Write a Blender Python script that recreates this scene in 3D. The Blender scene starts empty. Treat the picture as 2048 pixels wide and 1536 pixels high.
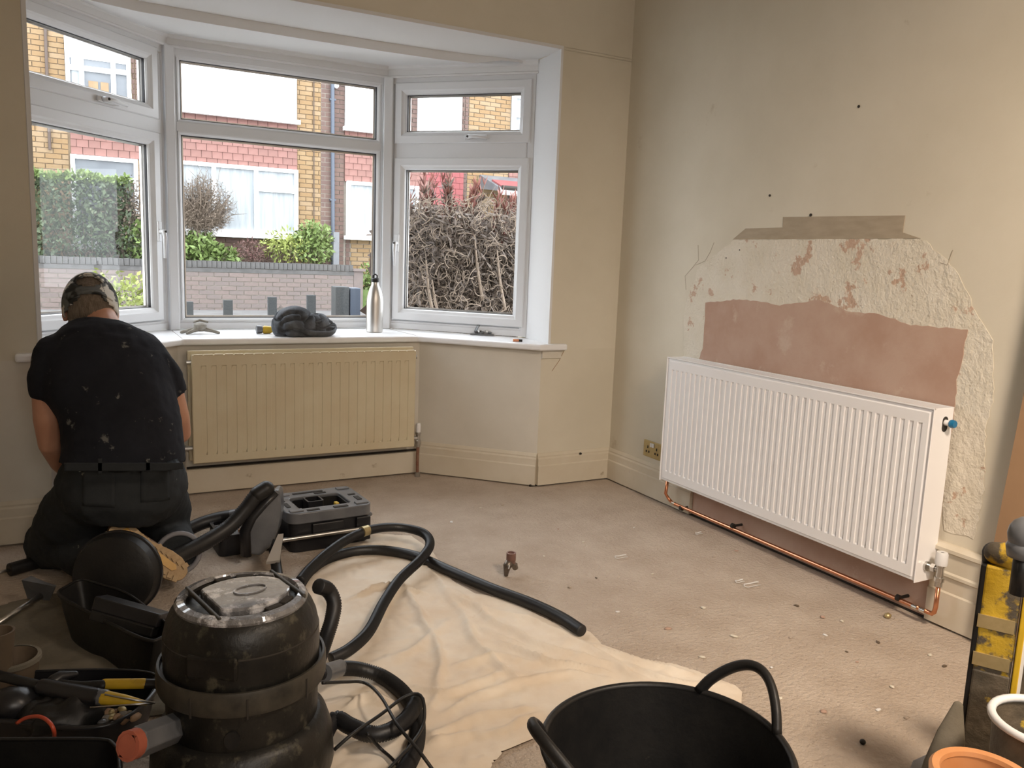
import bpy, bmesh, math, random
import numpy as np
from math import pi, sin, cos, hypot, radians, atan2
from mathutils import Vector, Matrix, noise

random.seed(7)
S = bpy.context.scene
COL = S.collection

# ---------------------------------------------------------------- camera, world, lamps, exposure
CAM_H, F_PX = 1.1927, 1640.4
RM = np.array([[0.8820938, -0.46952716, 0.0381416],
               [0.03822005, 0.15203315, 0.98763614],
               [0.46952078, 0.86972994, -0.15205285]])      # rows: right, up, forward
cam_d = bpy.data.cameras.new('camera')
cam = bpy.data.objects.new('camera', cam_d)
COL.objects.link(cam)
cam_d.sensor_width = 36
cam_d.lens = F_PX / 2048 * 36
cam_d.clip_start = 0.02
cam_d.clip_end = 200
mw = Matrix.Identity(4)
for i in range(3):
    mw[i][0] = RM[0][i]; mw[i][1] = RM[1][i]; mw[i][2] = -RM[2][i]
mw[2][3] = CAM_H
cam.matrix_world = mw
S.camera = cam

W = bpy.data.worlds.new('overcast_sky')
S.world = W
W.use_nodes = True
wn = W.node_tree.nodes
wl = W.node_tree.links
wn['Background'].inputs[0].default_value = (0.90, 0.95, 1.0, 1)
wn['Background'].inputs[1].default_value = 5.0

S.view_settings.view_transform = 'Standard'
S.view_settings.look = 'None'
S.view_settings.gamma = 1
S.view_settings.use_curve_mapping = False
S.view_settings.exposure = 0.45


def area(name, loc, target, size, size_y, power, color, spread=180):
    l = bpy.data.lights.new(name, 'AREA')
    l.shape = 'RECTANGLE'; l.size = size; l.size_y = size_y; l.energy = power; l.color = color; l.spread = radians(spread)
    o = bpy.data.objects.new(name, l); COL.objects.link(o)
    o.location = loc
    o.rotation_euler = (Vector(target) - Vector(loc)).to_track_quat('-Z', 'Y').to_euler()
    return o


# the room's own ceiling lamp panel (behind the camera) and an added fill light near the back wall
area('ceiling_lamp_light', (1.5, -0.2, 2.5), (2.3, 0.9, 0.3), 0.4, 0.4, 26, (1.0, 0.82, 0.65), 115)
area('rear_fill_light', (0.3, -1.4, 1.9), (2.2, 1.7, 0.2), 0.9, 0.9, 12, (1.0, 0.91, 0.82), 110)


def ray(u, v):
    d = np.array([(u - 1024) / F_PX, -(v - 768) / F_PX, 1.0])
    return RM.T @ d


def P(u, v, x=None, y=None, z=None):
    """the point of the plane x=, y= or z= that is seen at photograph pixel (u, v)"""
    d = ray(u, v)
    if x is not None: t = x / d[0]
    elif y is not None: t = y / d[1]
    else: t = (z - CAM_H) / d[2]
    return Vector((d[0] * t, d[1] * t, CAM_H + d[2] * t))


def lin(r, g, b):
    f = lambda c: (c / 255 / 12.92) if c / 255 <= 0.04045 else ((c / 255 + 0.055) / 1.055) ** 2.4
    return (f(r), f(g), f(b), 1)


# ---------------------------------------------------------------- materials
def nn(t, typ, **kw):
    n = t.nodes.new(typ)
    for k, v in kw.items():
        try: n.inputs[k].default_value = v
        except Exception: setattr(n, k, v)
    return n


MATS = {}


def mat(name, c1, c2=None, scale=6, rough=0.6, metal=0, bump=0, bscale=60, c3=None, s3=20, t3=0.62, w3=0.06, detail=6,
        thr=(0.35, 0.65), stretch=None, spec=0.5, trans=0, sheen=0, coat=0, bdist=0.01):
    """principled material: c1/c2 mixed by noise, c3 as spots or wear, bump by fine noise"""
    m = bpy.data.materials.new(name); m.use_nodes = True
    t = m.node_tree; b = t.nodes['Principled BSDF']; L = t.links
    b.inputs['Roughness'].default_value = rough
    b.inputs['Metallic'].default_value = metal
    b.inputs['Specular IOR Level'].default_value = spec
    if trans: b.inputs['Transmission Weight'].default_value = trans
    if coat: b.inputs['Coat Weight'].default_value = coat
    if sheen: b.inputs['Sheen Weight'].default_value = sheen
    b.inputs['Base Color'].default_value = c1
    tc = nn(t, 'ShaderNodeTexCoord'); src = tc.outputs['Object']
    if stretch:
        mp = nn(t, 'ShaderNodeMapping'); mp.inputs['Scale'].default_value = stretch
        L.new(src, mp.inputs[0]); src = mp.outputs[0]
    out = None
    if c2:
        n = nn(t, 'ShaderNodeTexNoise', Scale=scale, Detail=detail, Roughness=0.6); L.new(src, n.inputs['Vector'])
        r = nn(t, 'ShaderNodeValToRGB'); r.color_ramp.elements[0].position = thr[0]; r.color_ramp.elements[1].position = thr[1]
        r.color_ramp.elements[0].color = c1; r.color_ramp.elements[1].color = c2
        L.new(n.outputs['Fac'], r.inputs[0]); out = r.outputs[0]
    if c3:
        n = nn(t, 'ShaderNodeTexNoise', Scale=s3, Detail=8, Roughness=0.65); L.new(src, n.inputs['Vector'])
        r = nn(t, 'ShaderNodeValToRGB'); r.color_ramp.elements[0].position = t3; r.color_ramp.elements[1].position = t3 + w3
        r.color_ramp.elements[0].color = (0, 0, 0, 1); r.color_ramp.elements[1].color = (1, 1, 1, 1)
        L.new(n.outputs['Fac'], r.inputs[0])
        mx = nn(t, 'ShaderNodeMix', data_type='RGBA'); L.new(r.outputs[0], mx.inputs[0])
        if out: L.new(out, mx.inputs[6])
        else: mx.inputs[6].default_value = c1
        mx.inputs[7].default_value = c3; out = mx.outputs[2]
    if out: L.new(out, b.inputs['Base Color'])
    if bump:
        n = nn(t, 'ShaderNodeTexNoise', Scale=bscale, Detail=8, Roughness=0.6); L.new(src, n.inputs['Vector'])
        bp = nn(t, 'ShaderNodeBump', Strength=bump, Distance=bdist); L.new(n.outputs['Fac'], bp.inputs['Height'])
        L.new(bp.outputs[0], b.inputs['Normal'])
    MATS[name] = m
    return m


def emission_free_glass(name, refl=0.05, tint=(1, 1, 1, 1)):
    m = bpy.data.materials.new(name); m.use_nodes = True
    t = m.node_tree; t.nodes.clear()
    o = nn(t, 'ShaderNodeOutputMaterial'); mx = nn(t, 'ShaderNodeMixShader'); tr = nn(t, 'ShaderNodeBsdfTransparent')
    gl = nn(t, 'ShaderNodeBsdfGlossy'); gl.inputs['Roughness'].default_value = 0.02
    tr.inputs[0].default_value = tint
    fr = nn(t, 'ShaderNodeFresnel', IOR=1.35)
    t.links.new(fr.outputs[0], mx.inputs[0]); t.links.new(tr.outputs[0], mx.inputs[1]); t.links.new(gl.outputs[0], mx.inputs[2])
    t.links.new(mx.outputs[0], o.inputs[0])
    return m


# ---------------------------------------------------------------- mesh building
ORG = {}


class MB:
    def __init__(s): s.v = []; s.f = []; s.m = []; s.cur = 0

    def add(s, vs, fs):
        n = len(s.v); s.v += [tuple(p) for p in vs]
        for f in fs: s.f.append([i + n for i in f]); s.m.append(s.cur)

    def box(s, c, d, R=None):
        c = Vector(c); vs = []
        for k in range(8):
            p = Vector(((k & 1) - .5, ((k >> 1) & 1) - .5, ((k >> 2) & 1) - .5)) ; p = Vector((p.x * d[0], p.y * d[1], p.z * d[2]))
            vs.append(c + (R @ p if R is not None else p))
        s.add(vs, [(0, 2, 3, 1), (4, 5, 7, 6), (0, 1, 5, 4), (2, 6, 7, 3), (0, 4, 6, 2), (1, 3, 7, 5)])
        return s

    def bx(s, x0, x1, y0, y1, z0, z1):
        return s.box(((x0 + x1) / 2, (y0 + y1) / 2, (z0 + z1) / 2), (abs(x1 - x0), abs(y1 - y0), abs(z1 - z0)))

    def prism(s, poly, z0, z1, top=None):
        """vertical prism over a 2-D polygon; z0/z1 may be lists"""
        n = len(poly); a = 0
        for i in range(n): a += poly[i][0] * poly[(i + 1) % n][1] - poly[(i + 1) % n][0] * poly[i][1]
        if a < 0: poly = poly[::-1]; z0 = z0[::-1] if isinstance(z0, list) else z0; z1 = z1[::-1] if isinstance(z1, list) else z1
        g = lambda z, i: z[i] if isinstance(z, list) else z
        vs = [(p[0], p[1], g(z0, i)) for i, p in enumerate(poly)] + [(p[0], p[1], g(z1, i)) for i, p in enumerate(poly)]
        fs = [tuple(range(n))[::-1], tuple(range(n, 2 * n))] + [(i, (i + 1) % n, (i + 1) % n + n, i + n) for i in range(n)]
        s.add(vs, fs); return s

    def extr(s, poly, axis, a0, a1):
        """extrude 2-D polygon along world axis 'x','y' (poly in the two other coords, in xyz order)"""
        n = len(poly)
        mk = {'x': lambda p, a: (a, p[0], p[1]), 'y': lambda p, a: (p[0], a, p[1]), 'z': lambda p, a: (p[0], p[1], a)}[axis]
        vs = [mk(p, a0) for p in poly] + [mk(p, a1) for p in poly]
        s.add(vs, [tuple(range(n)), tuple(range(n, 2 * n))[::-1]] + [(i, i + n, (i + 1) % n + n, (i + 1) % n) for i in range(n)])
        return s

    def tube(s, pts, r, n=12, cap=True, round_caps=False, ell=1.0, side=None):
        pts = [Vector(p) for p in pts]
        rs = list(r) if hasattr(r, '__len__') else [r] * len(pts)
        if round_caps:
            d0 = (pts[0] - pts[1]).normalized(); d1 = (pts[-1] - pts[-2]).normalized()
            r0, r1 = rs[0], rs[-1]
            a = [(pts[0] + d0 * r0 * sin(t), r0 * cos(t)) for t in (1.5, 1.2, .9, .6, .3)]
            b = [(pts[-1] + d1 * r1 * sin(t), r1 * cos(t)) for t in (.3, .6, .9, 1.2, 1.5)]
            pts = [q[0] for q in a] + pts + [q[0] for q in b]; rs = [q[1] for q in a] + rs + [q[1] for q in b]
        T = []
        for i in range(len(pts)):
            t = pts[min(i + 1, len(pts) - 1)] - pts[max(i - 1, 0)]
            T.append(t.normalized() if t.length > 1e-9 else Vector((0, 0, 1)))
        if side is not None: u = Vector(side)
        else: u = T[0].orthogonal()
        vs = []
        for i, p in enumerate(pts):
            u = (u - T[i] * u.dot(T[i]))
            u = u.normalized() if u.length > 1e-6 else T[i].orthogonal().normalized()
            w = T[i].cross(u)
            e = ell[i] if hasattr(ell, '__len__') else ell
            for k in range(n):
                a = 2 * pi * k / n; vs.append(p + u * cos(a) * rs[i] + w * sin(a) * rs[i] * e)
        fs = []
        for i in range(len(pts) - 1):
            for k in range(n):
                a = i * n + k; b = i * n + (k + 1) % n; fs.append((a, b, b + n, a + n))
        if cap: fs += [tuple(range(n))[::-1], tuple(range((len(pts) - 1) * n, len(pts) * n))]
        s.add(vs, fs); return s

    def lathe(s, prof, c=(0, 0, 0), n=32, sx=1, sy=1, R=None, arc=None):
        """prof: list of (radius, z)"""
        c = Vector(c); vs = []; full = arc is None
        a0, a1 = arc or (0, 2 * pi); cnt = n if full else n + 1
        for r, z in prof:
            for k in range(cnt):
                a = a0 + (a1 - a0) * k / n; p = Vector((r * cos(a) * sx, r * sin(a) * sy, z)); vs.append(c + (R @ p if R is not None else p))
        fs = []
        for i in range(len(prof) - 1):
            for k in range(n if full else n):
                b = (k + 1) % n if full else k + 1
                fs.append((i * cnt + k, i * cnt + b, (i + 1) * cnt + b, (i + 1) * cnt + k))
        s.add(vs, fs); return s

    def grid(s, fn, nu, nv):
        vs = [fn(i / nu, j / nv) for j in range(nv + 1) for i in range(nu + 1)]
        s.add(vs, [(j * (nu + 1) + i, j * (nu + 1) + i + 1, (j + 1) * (nu + 1) + i + 1, (j + 1) * (nu + 1) + i) for j in range(nv) for i in range(nu)])
        return s

    def blob(s, c, r, n=16, R=None, rough=0, seed=0):
        c = Vector(c); m = n // 2; vs = []; fs = []
        for j in range(m + 1):
            for i in range(n):
                a = 2 * pi * i / n; b = pi * j / m; d = Vector((sin(b) * cos(a), sin(b) * sin(a), -cos(b)))
                k = 1 + rough * noise.noise(d * 2.1 + Vector((seed, 0, seed * .3)))
                p = Vector((d.x * r[0] * k, d.y * r[1] * k, d.z * r[2] * k)); vs.append(c + (R @ p if R is not None else p))
        for j in range(m):
            for i in range(n): fs.append((j * n + i, j * n + (i + 1) % n, (j + 1) * n + (i + 1) % n, (j + 1) * n + i))
        s.add(vs, fs); return s

    def build(s, name, m=None, parent=None, smooth=False, bevel=0, seg=2, solid=0, kind=None, label=None, angle=35, recalc=False):
        o0 = Vector(ORG.get(parent.name, (0, 0, 0))) if parent else Vector((0, 0, 0))
        top = parent is None
        vs = s.v
        if top and vs:
            a = np.array(vs); o0 = Vector(((a[:, 0].min() + a[:, 0].max()) / 2, (a[:, 1].min() + a[:, 1].max()) / 2, a[:, 2].min()))
        me = bpy.data.meshes.new(name)
        me.from_pydata([(p[0] - o0.x, p[1] - o0.y, p[2] - o0.z) for p in vs], [], s.f)
        ms = m if isinstance(m, (list, tuple)) else [m]
        for q in ms:
            if q: me.materials.append(q)
        if len(ms) > 1:
            for p, k in zip(me.polygons, s.m): p.material_index = k
        if smooth: me.shade_smooth()
        if recalc or True:
            b = bmesh.new(); b.from_mesh(me); bmesh.ops.remove_doubles(b, verts=b.verts, dist=1e-6)
            bmesh.ops.recalc_face_normals(b, faces=b.faces); b.to_mesh(me); b.free()
        if smooth == 'auto': me.set_sharp_from_angle(angle=radians(angle))
        o = bpy.data.objects.new(name, me); COL.objects.link(o)
        if top: o.location = o0
        else: o.parent = parent
        ORG[o.name] = tuple(o0)
        if solid:
            md = o.modifiers.new('solid', 'SOLIDIFY'); md.thickness = solid; md.offset = 0
        if bevel:
            md = o.modifiers.new('bevel', 'BEVEL'); md.width = bevel; md.segments = seg; md.limit_method = 'ANGLE'; md.angle_limit = radians(30)
        if kind: o['kind'] = kind
        if label: o['label'] = label
        return o


def empty(name, loc, label=None, cat=None, group=None, kind=None):
    o = bpy.data.objects.new(name, None); o.empty_display_size = .1; COL.objects.link(o); o.location = loc
    ORG[o.name] = tuple(loc)
    tag(o, label, cat, group, kind); return o


def tag(o, label=None, cat=None, group=None, kind=None):
    if label: o['label'] = label
    if cat: o['category'] = cat
    if group: o['group'] = group
    if kind: o['kind'] = kind
    return o


def copies(name, me, parent, spots, mats=None):
    """many parts of one kind that share mesh data; spots: world location (and optional rotation, scale)"""
    o0 = Vector(ORG[parent.name]); res = []
    for sp in spots:
        o = bpy.data.objects.new(name, me if not isinstance(me, list) else me[sp[3]]); COL.objects.link(o); o.parent = parent
        o.location = Vector(sp[0]) - o0
        if len(sp) > 1 and sp[1]: o.rotation_euler = sp[1]
        if len(sp) > 2 and sp[2]: o.scale = sp[2]
        res.append(o)
    return res


def box_mesh(name, d, m, bev=0):
    b = MB(); b.box((0, 0, 0), d)
    me = bpy.data.meshes.new(name); me.from_pydata(b.v, [], b.f); me.materials.append(m)
    if bev:
        q = bmesh.new(); q.from_mesh(me); bmesh.ops.bevel(q, geom=q.edges[:], offset=bev, segments=1, affect='EDGES'); q.to_mesh(me); q.free()
    return me


def spline(pts, n=12):
    """Catmull-Rom through pts"""
    pts = [Vector(p) for p in pts]; pts = [pts[0] * 2 - pts[1]] + pts + [pts[-1] * 2 - pts[-2]]; out = []
    for i in range(1, len(pts) - 2):
        p0, p1, p2, p3 = pts[i - 1:i + 3]
        for k in range(n):
            t = k / n
            out.append(.5 * ((2 * p1) + (p2 - p0) * t + (2 * p0 - 5 * p1 + 4 * p2 - p3) * t * t + (3 * p1 - p0 - 3 * p2 + p3) * t ** 3))
    out.append(pts[-2]); return out


def resample(pts, step):
    out = [pts[0]]; acc = 0
    for a, b in zip(pts, pts[1:]):
        L = (b - a).length
        if L == 0: continue
        d = step - acc
        while d <= L:
            out.append(a + (b - a) * (d / L)); d += step
        acc = L - (d - step)
    return out


# ---------------------------------------------------------------- material library
M_wall = mat('cream_wall_paint', (0.62, 0.57, 0.46, 1), (0.68, 0.63, 0.52, 1), scale=1.6, rough=0.85, bump=0.06, bscale=90, c3=(0.50, 0.43, 0.32, 1), s3=4, t3=0.66, w3=0.1)
M_wallw = mat('pale_dado_paint', (0.62, 0.58, 0.50, 1), (0.68, 0.64, 0.56, 1), scale=2.2, rough=0.8, bump=0.05, bscale=80)
M_skirt = mat('aged_cream_gloss', (0.60, 0.53, 0.41, 1), (0.66, 0.60, 0.49, 1), scale=3, rough=0.55, bump=0.05, bscale=30, c3=(0.33, 0.26, 0.17, 1), s3=9, t3=0.66, w3=0.08)
M_white = mat('white_paint', (0.72, 0.72, 0.72, 1), rough=0.5)
M_upvc = mat('white_upvc', (0.66, 0.67, 0.685, 1), rough=0.30)
M_sill = mat('white_tile_sill', (0.83, 0.84, 0.86, 1), (0.80, 0.80, 0.81, 1), scale=5, rough=0.25)
M_gasket = mat('black_gasket', (0.02, 0.02, 0.025, 1), rough=0.6)
M_floor = mat('dusty_floor', (0.50, 0.405, 0.32, 1), (0.60, 0.505, 0.415, 1), scale=5, rough=0.95, bump=1.0, bscale=70, bdist=.014, c3=(0.64, 0.56, 0.47, 1), s3=60, t3=0.58, w3=0.16, thr=(0.35, 0.65), detail=12)
M_creamrad = mat('cream_enamel', (0.66, 0.59, 0.42, 1), (0.62, 0.53, 0.36, 1), scale=5, rough=0.4)
M_rad = mat('white_enamel', (0.84, 0.83, 0.83, 1), rough=0.28)
M_copper = mat('copper', (0.80, 0.38, 0.22, 1), (0.70, 0.30, 0.16, 1), scale=14, rough=0.28, metal=1)
M_solder = mat('solder', (0.8, 0.78, 0.74, 1), rough=0.25, metal=1)
M_chrome = mat('dull_chrome', (0.55, 0.54, 0.52, 1), rough=0.3, metal=1)
M_steel = mat('brushed_steel', (0.62, 0.60, 0.57, 1), rough=0.33, metal=1, bump=0.1, bscale=200, stretch=(1, 1, 8))
M_brass = mat('old_brass', (0.52, 0.42, 0.22, 1), (0.45, 0.36, 0.18, 1), scale=40, rough=0.4, metal=0.6)
M_blue = mat('blue_plastic', (0.01, 0.16, 0.33, 1), rough=0.35)
M_pink = mat('pink_plaster', (0.44, 0.285, 0.215, 1), (0.50, 0.355, 0.28, 1), scale=5, rough=0.9, bump=0.12, bscale=50, c3=(0.55, 0.42, 0.34, 1), s3=7, t3=0.60, w3=0.1)
M_skim = mat('old_skim_plaster', (0.70, 0.645, 0.53, 1), (0.76, 0.71, 0.61, 1), scale=7, rough=0.9, bump=0.6, bscale=35, bdist=.02, c3=(0.56, 0.40, 0.30, 1), s3=8, t3=0.58, w3=0.03)
M_tape = mat('grey_filler', (0.42, 0.35, 0.26, 1), (0.36, 0.30, 0.22, 1), scale=9, rough=0.9, stretch=(1, 1, 4))
M_dark = mat('dark_gap', (0.03, 0.025, 0.02, 1), rough=0.9)
M_rubber = mat('black_rubber', (0.010, 0.010, 0.0105, 1), (0.018, 0.017, 0.016, 1), scale=12, rough=0.45, spec=.35, bump=0.1, bscale=60, c3=(0.09, 0.075, 0.055, 1), s3=14, t3=0.66, w3=0.1)
M_plastic = mat('black_plastic', (0.010, 0.010, 0.012, 1), (0.017, 0.017, 0.019, 1), scale=8, rough=0.35, c3=(0.10, 0.09, 0.075, 1), s3=22, t3=0.68, w3=0.08)
M_greyplastic = mat('dusty_dark_grey_plastic', (0.10, 0.105, 0.115, 1), (0.15, 0.155, 0.165, 1), scale=9, rough=0.3, c3=(0.3, 0.3, 0.3, 1), s3=25, t3=0.68)
M_hose = mat('hose_black', (0.012, 0.012, 0.014, 1), (0.02, 0.02, 0.02, 1), scale=7, rough=0.45, c3=(0.20, 0.17, 0.12, 1), s3=8, t3=0.66, w3=0.12)
M_vac = mat('grimy_vacuum_plastic', (0.006, 0.006, 0.0058, 1), (0.020, 0.0185, 0.0155, 1), scale=8, rough=0.38, bump=0.15, bscale=60, c3=(0.075, 0.068, 0.048, 1), s3=24, t3=0.56, w3=0.14, spec=.35)
M_vactop = mat('scuff_and_glint_top', (0.07, 0.065, 0.06, 1), (0.20, 0.20, 0.21, 1), scale=13, rough=0.22, bump=0.9, bscale=30, c3=(0.62, 0.61, 0.62, 1), s3=17, t3=0.52, w3=0.10, coat=1)  # pale scuffs, brightened so they also stand in for window reflections
M_vacrim = mat('dusty_rim', (0.022, 0.02, 0.016, 1), (0.055, 0.048, 0.036, 1), scale=20, rough=0.5)
M_sheet = mat('cotton_dust_sheet', (0.68, 0.56, 0.43, 1), (0.78, 0.70, 0.59, 1), scale=4, rough=0.95, bump=0.1, bscale=300, c3=(0.58, 0.44, 0.30, 1), s3=7, t3=0.66, w3=0.12)
M_canvas = mat('dull_canvas', (0.13, 0.115, 0.085, 1), (0.19, 0.165, 0.125, 1), scale=8, rough=0.95, bump=0.3, bscale=30)  # mottled dull brown, the cloth's own colour
M_plaster_bag = mat('brown_paper', (0.25, 0.18, 0.12, 1), (0.18, 0.13, 0.085, 1), scale=7, rough=0.9)
M_yellow = mat('yellow_plastic', (0.62, 0.40, 0.02, 1), (0.52, 0.33, 0.02, 1), scale=20, rough=0.45, c3=(0.1, 0.07, 0.03, 1), s3=22, t3=0.66)
M_wornyellow = mat('worn_yellow_paint', (0.56, 0.36, 0.02, 1), (0.36, 0.24, 0.03, 1), scale=9, rough=0.5, bump=0.35, bscale=35, c3=(0.085, 0.07, 0.05, 1), s3=9, t3=0.50, w3=0.05)
M_wornblack = mat('paint_splashed_black', (0.06, 0.05, 0.035, 1), (0.14, 0.11, 0.075, 1), scale=14, rough=0.55, bump=0.4, bscale=35, c3=(0.5, 0.34, 0.05, 1), s3=11, t3=0.60, w3=0.04)
M_orange = mat('terracotta_plastic', (0.56, 0.24, 0.09, 1), (0.64, 0.32, 0.15, 1), scale=6, rough=0.4, c3=(0.72, 0.55, 0.42, 1), s3=7, t3=0.66)
M_red = mat('red_wire', (0.5, 0.07, 0.03, 1), rough=0.35)
M_redcap = mat('faded_red_plastic', (0.42, 0.12, 0.07, 1), (0.36, 0.10, 0.06, 1), scale=30, rough=0.5)
M_terr = mat('brown_bucket_plastic', (0.14, 0.10, 0.065, 1), (0.10, 0.075, 0.05, 1), scale=10, rough=0.6)
M_wood = mat('raw_wood', (0.42, 0.27, 0.16, 1), (0.34, 0.21, 0.12, 1), scale=5, rough=0.7, stretch=(1, 1, 14))
M_board = mat('brown_board', (0.36, 0.22, 0.12, 1), (0.30, 0.18, 0.095, 1), scale=3, rough=0.8)
M_skin = mat('skin', (0.50, 0.25, 0.16, 1), (0.55, 0.29, 0.19, 1), scale=14, rough=0.5)
M_hair = mat('grey_brown_hair', (0.16, 0.12, 0.085, 1), (0.26, 0.21, 0.16, 1), scale=40, rough=0.6, stretch=(4, 4, .6), bump=0.8, bscale=90)
M_shirt = mat('black_tshirt', (0.010, 0.011, 0.016, 1), (0.016, 0.018, 0.025, 1), scale=4, rough=0.9, bump=0.25, bscale=14, c3=(0.13, 0.13, 0.12, 1), s3=19, t3=0.625, w3=0.05, spec=.25)
M_trouser = mat('dark_work_trousers', (0.020, 0.023, 0.026, 1), (0.03, 0.034, 0.038, 1), scale=5, rough=0.85, bump=0.3, bscale=18, c3=(0.2, 0.2, 0.18, 1), s3=17, t3=0.665, w3=0.03, spec=.25)
M_camo = mat('black_white_camouflage', (0.022, 0.024, 0.024, 1), (0.12, 0.13, 0.13, 1), scale=13, rough=0.85, thr=(0.47, 0.52), c3=(0.66, 0.65, 0.60, 1), s3=12, t3=0.55, w3=0.015, detail=2)
M_sole = mat('tan_rubber_sole', (0.42, 0.28, 0.14, 1), (0.50, 0.36, 0.20, 1), scale=16, rough=0.6, bump=0.3, bscale=50)
M_solee = mat('amber_sole_insert', (0.62, 0.34, 0.03, 1), (0.5, 0.26, 0.03, 1), scale=20, rough=0.4)
M_leather = mat('brown_boot_leather', (0.20, 0.11, 0.05, 1), (0.14, 0.08, 0.04, 1), scale=12, rough=0.6)
M_glass = emission_free_glass('window_glass')
M_film = emission_free_glass('clear_plastic_film', tint=(.86, .88, .88, 1))
# outside
M_ybrick = [mat('yellow_stock_brick_a', (0.203, 0.131, 0.065, 1), (0.241, 0.165, 0.088, 1), scale=5, rough=0.9),
            mat('yellow_stock_brick_b', (0.231, 0.146, 0.069, 1), (0.185, 0.117, 0.057, 1), scale=6, rough=0.9),
            mat('yellow_stock_brick_c', (0.261, 0.184, 0.107, 1), (0.214, 0.145, 0.082, 1), scale=6, rough=0.9)]
M_bbrick = [mat('brown_brick_a', (0.107, 0.066, 0.054, 1), (0.136, 0.088, 0.071, 1), scale=8, rough=0.9),
            mat('brown_brick_b', (0.126, 0.081, 0.067, 1), (0.093, 0.059, 0.051, 1), scale=8, rough=0.9)]
M_gbrick = [mat('garden_brick_a', (0.128, 0.098, 0.087, 1), (0.161, 0.127, 0.114, 1), scale=7, rough=0.9),
            mat('garden_brick_b', (0.147, 0.117, 0.105, 1), (0.119, 0.098, 0.091, 1), scale=7, rough=0.9)]
M_cope = mat('dark_coping_brick', (0.063, 0.061, 0.058, 1), (0.096, 0.092, 0.088, 1), scale=9, rough=0.9)
M_mortar = mat('mortar', (0.248, 0.222, 0.188, 1), (0.209, 0.184, 0.154, 1), scale=9, rough=0.95)
M_mortar2 = mat('sandy_mortar', (0.204, 0.150, 0.095, 1), (0.256, 0.194, 0.132, 1), scale=9, rough=0.95)
M_tile = [mat('hung_tile_a', (0.184, 0.086, 0.071, 1), (0.213, 0.110, 0.093, 1), scale=7, rough=0.8),
          mat('hung_tile_b', (0.166, 0.081, 0.068, 1), (0.194, 0.100, 0.083, 1), scale=7, rough=0.8)]
M_redtile = mat('red_hung_tile', (0.236, 0.062, 0.062, 1), (0.200, 0.055, 0.055, 1), scale=7, rough=0.8)
M_panel = mat('white_cladding', (0.86, 0.87, 0.88, 1), rough=0.5)
M_net = mat('net_curtain', (0.321, 0.338, 0.347, 1), (0.245, 0.266, 0.279, 1), scale=2.5, rough=0.9, stretch=(6, 1, .4), thr=(.4, .6))
M_dkroom = mat('dark_window_interior', (0.098, 0.107, 0.120, 1), (0.147, 0.160, 0.173, 1), scale=2, rough=0.3)
M_lead = mat('grey_lead', (0.107, 0.112, 0.120, 1), (0.146, 0.151, 0.159, 1), scale=5, rough=0.6)
M_pipe = mat('blue_grey_downpipe', (0.060, 0.074, 0.099, 1), rough=0.5)
M_rust = mat('rusty_brown_pipe', (0.075, 0.052, 0.041, 1), rough=0.7)
M_post = mat('charcoal_composite', (0.029, 0.032, 0.034, 1), (0.054, 0.058, 0.058, 1), scale=90, rough=0.7)
M_road = mat('asphalt', (0.106, 0.102, 0.100, 1), (0.145, 0.141, 0.136, 1), scale=3, rough=0.95, bump=0.2)
M_kerb = mat('pavement_slab', (0.192, 0.184, 0.171, 1), (0.231, 0.222, 0.210, 1), scale=3, rough=0.95)
M_grass = mat('garden_grass', (0.077, 0.120, 0.031, 1), (0.106, 0.148, 0.046, 1), scale=10, rough=0.9)


def leafmat(name, a, b, c3=None, **k):
    m = mat(name, a, b, scale=3, rough=0.6, c3=c3, s3=5, t3=.6, w3=.1, **k); return m


M_leafdk = leafmat('hedge_leaf_dark', (0.036, 0.056, 0.024, 1), (0.073, 0.099, 0.047, 1), (0.125, 0.142, 0.082, 1))
M_leafhi = leafmat('fresh_green_leaf', (0.106, 0.157, 0.038, 1), (0.163, 0.223, 0.069, 1))
M_leafye = leafmat('yellow_green_leaf', (0.259, 0.289, 0.067, 1), (0.199, 0.242, 0.063, 1))
M_leafrd = leafmat('maroon_leaf', (0.101, 0.046, 0.042, 1), (0.139, 0.075, 0.062, 1))
M_twig = mat('bare_twig', (0.122, 0.093, 0.067, 1), (0.160, 0.122, 0.092, 1), scale=10, rough=0.9)
M_deadleaf = leafmat('withered_leaf', (0.047, 0.032, 0.023, 1), (0.108, 0.080, 0.061, 1), (0.198, 0.160, 0.121, 1))
M_redtip = leafmat('red_shoot_leaf', (0.182, 0.059, 0.041, 1), (0.137, 0.052, 0.039, 1), (0.167, 0.099, 0.073, 1))
M_stemtan = mat('tan_stem', (0.197, 0.151, 0.112, 1), (0.140, 0.102, 0.072, 1), scale=14, rough=0.8)

# ---------------------------------------------------------------- room shell
X0, Y0 = 2.598, 3.648        # right wall plane, window wall plane
ZS, ZB, ZC = 0.759, 2.216, 2.62
XL, YB = -1.3, -1.7
BXL, BXR = -0.107, 2.172


def struct(o, label=None):
    o['kind'] = 'structure'
    if label: o['label'] = label
    return o


def fl():
    b = MB()
    n = 90

    def fn(i, j):
        x = XL - .3 + i * (X0 + .5 - XL + .3); y = YB - .2 + j * (4.7 - YB + .2)
        z = 0.0022 * noise.noise(Vector((x * 5, y * 5, 1))) + 0.0012 * noise.noise(Vector((x * 19, y * 19, 5)))
        return (x, y, z - 0.0005)
    b.grid(fn, n, n)
    return b.build('floor', M_floor, smooth=True)


floor = struct(fl(), 'bare dusty beige floor with scraps of old carpet backing')
sub = MB().bx(XL - .3, X0 + .3, YB - .3, 4.72, -0.25, -0.02).build('trim_9', M_dark); struct(sub, 'slab under the floor')

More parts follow.
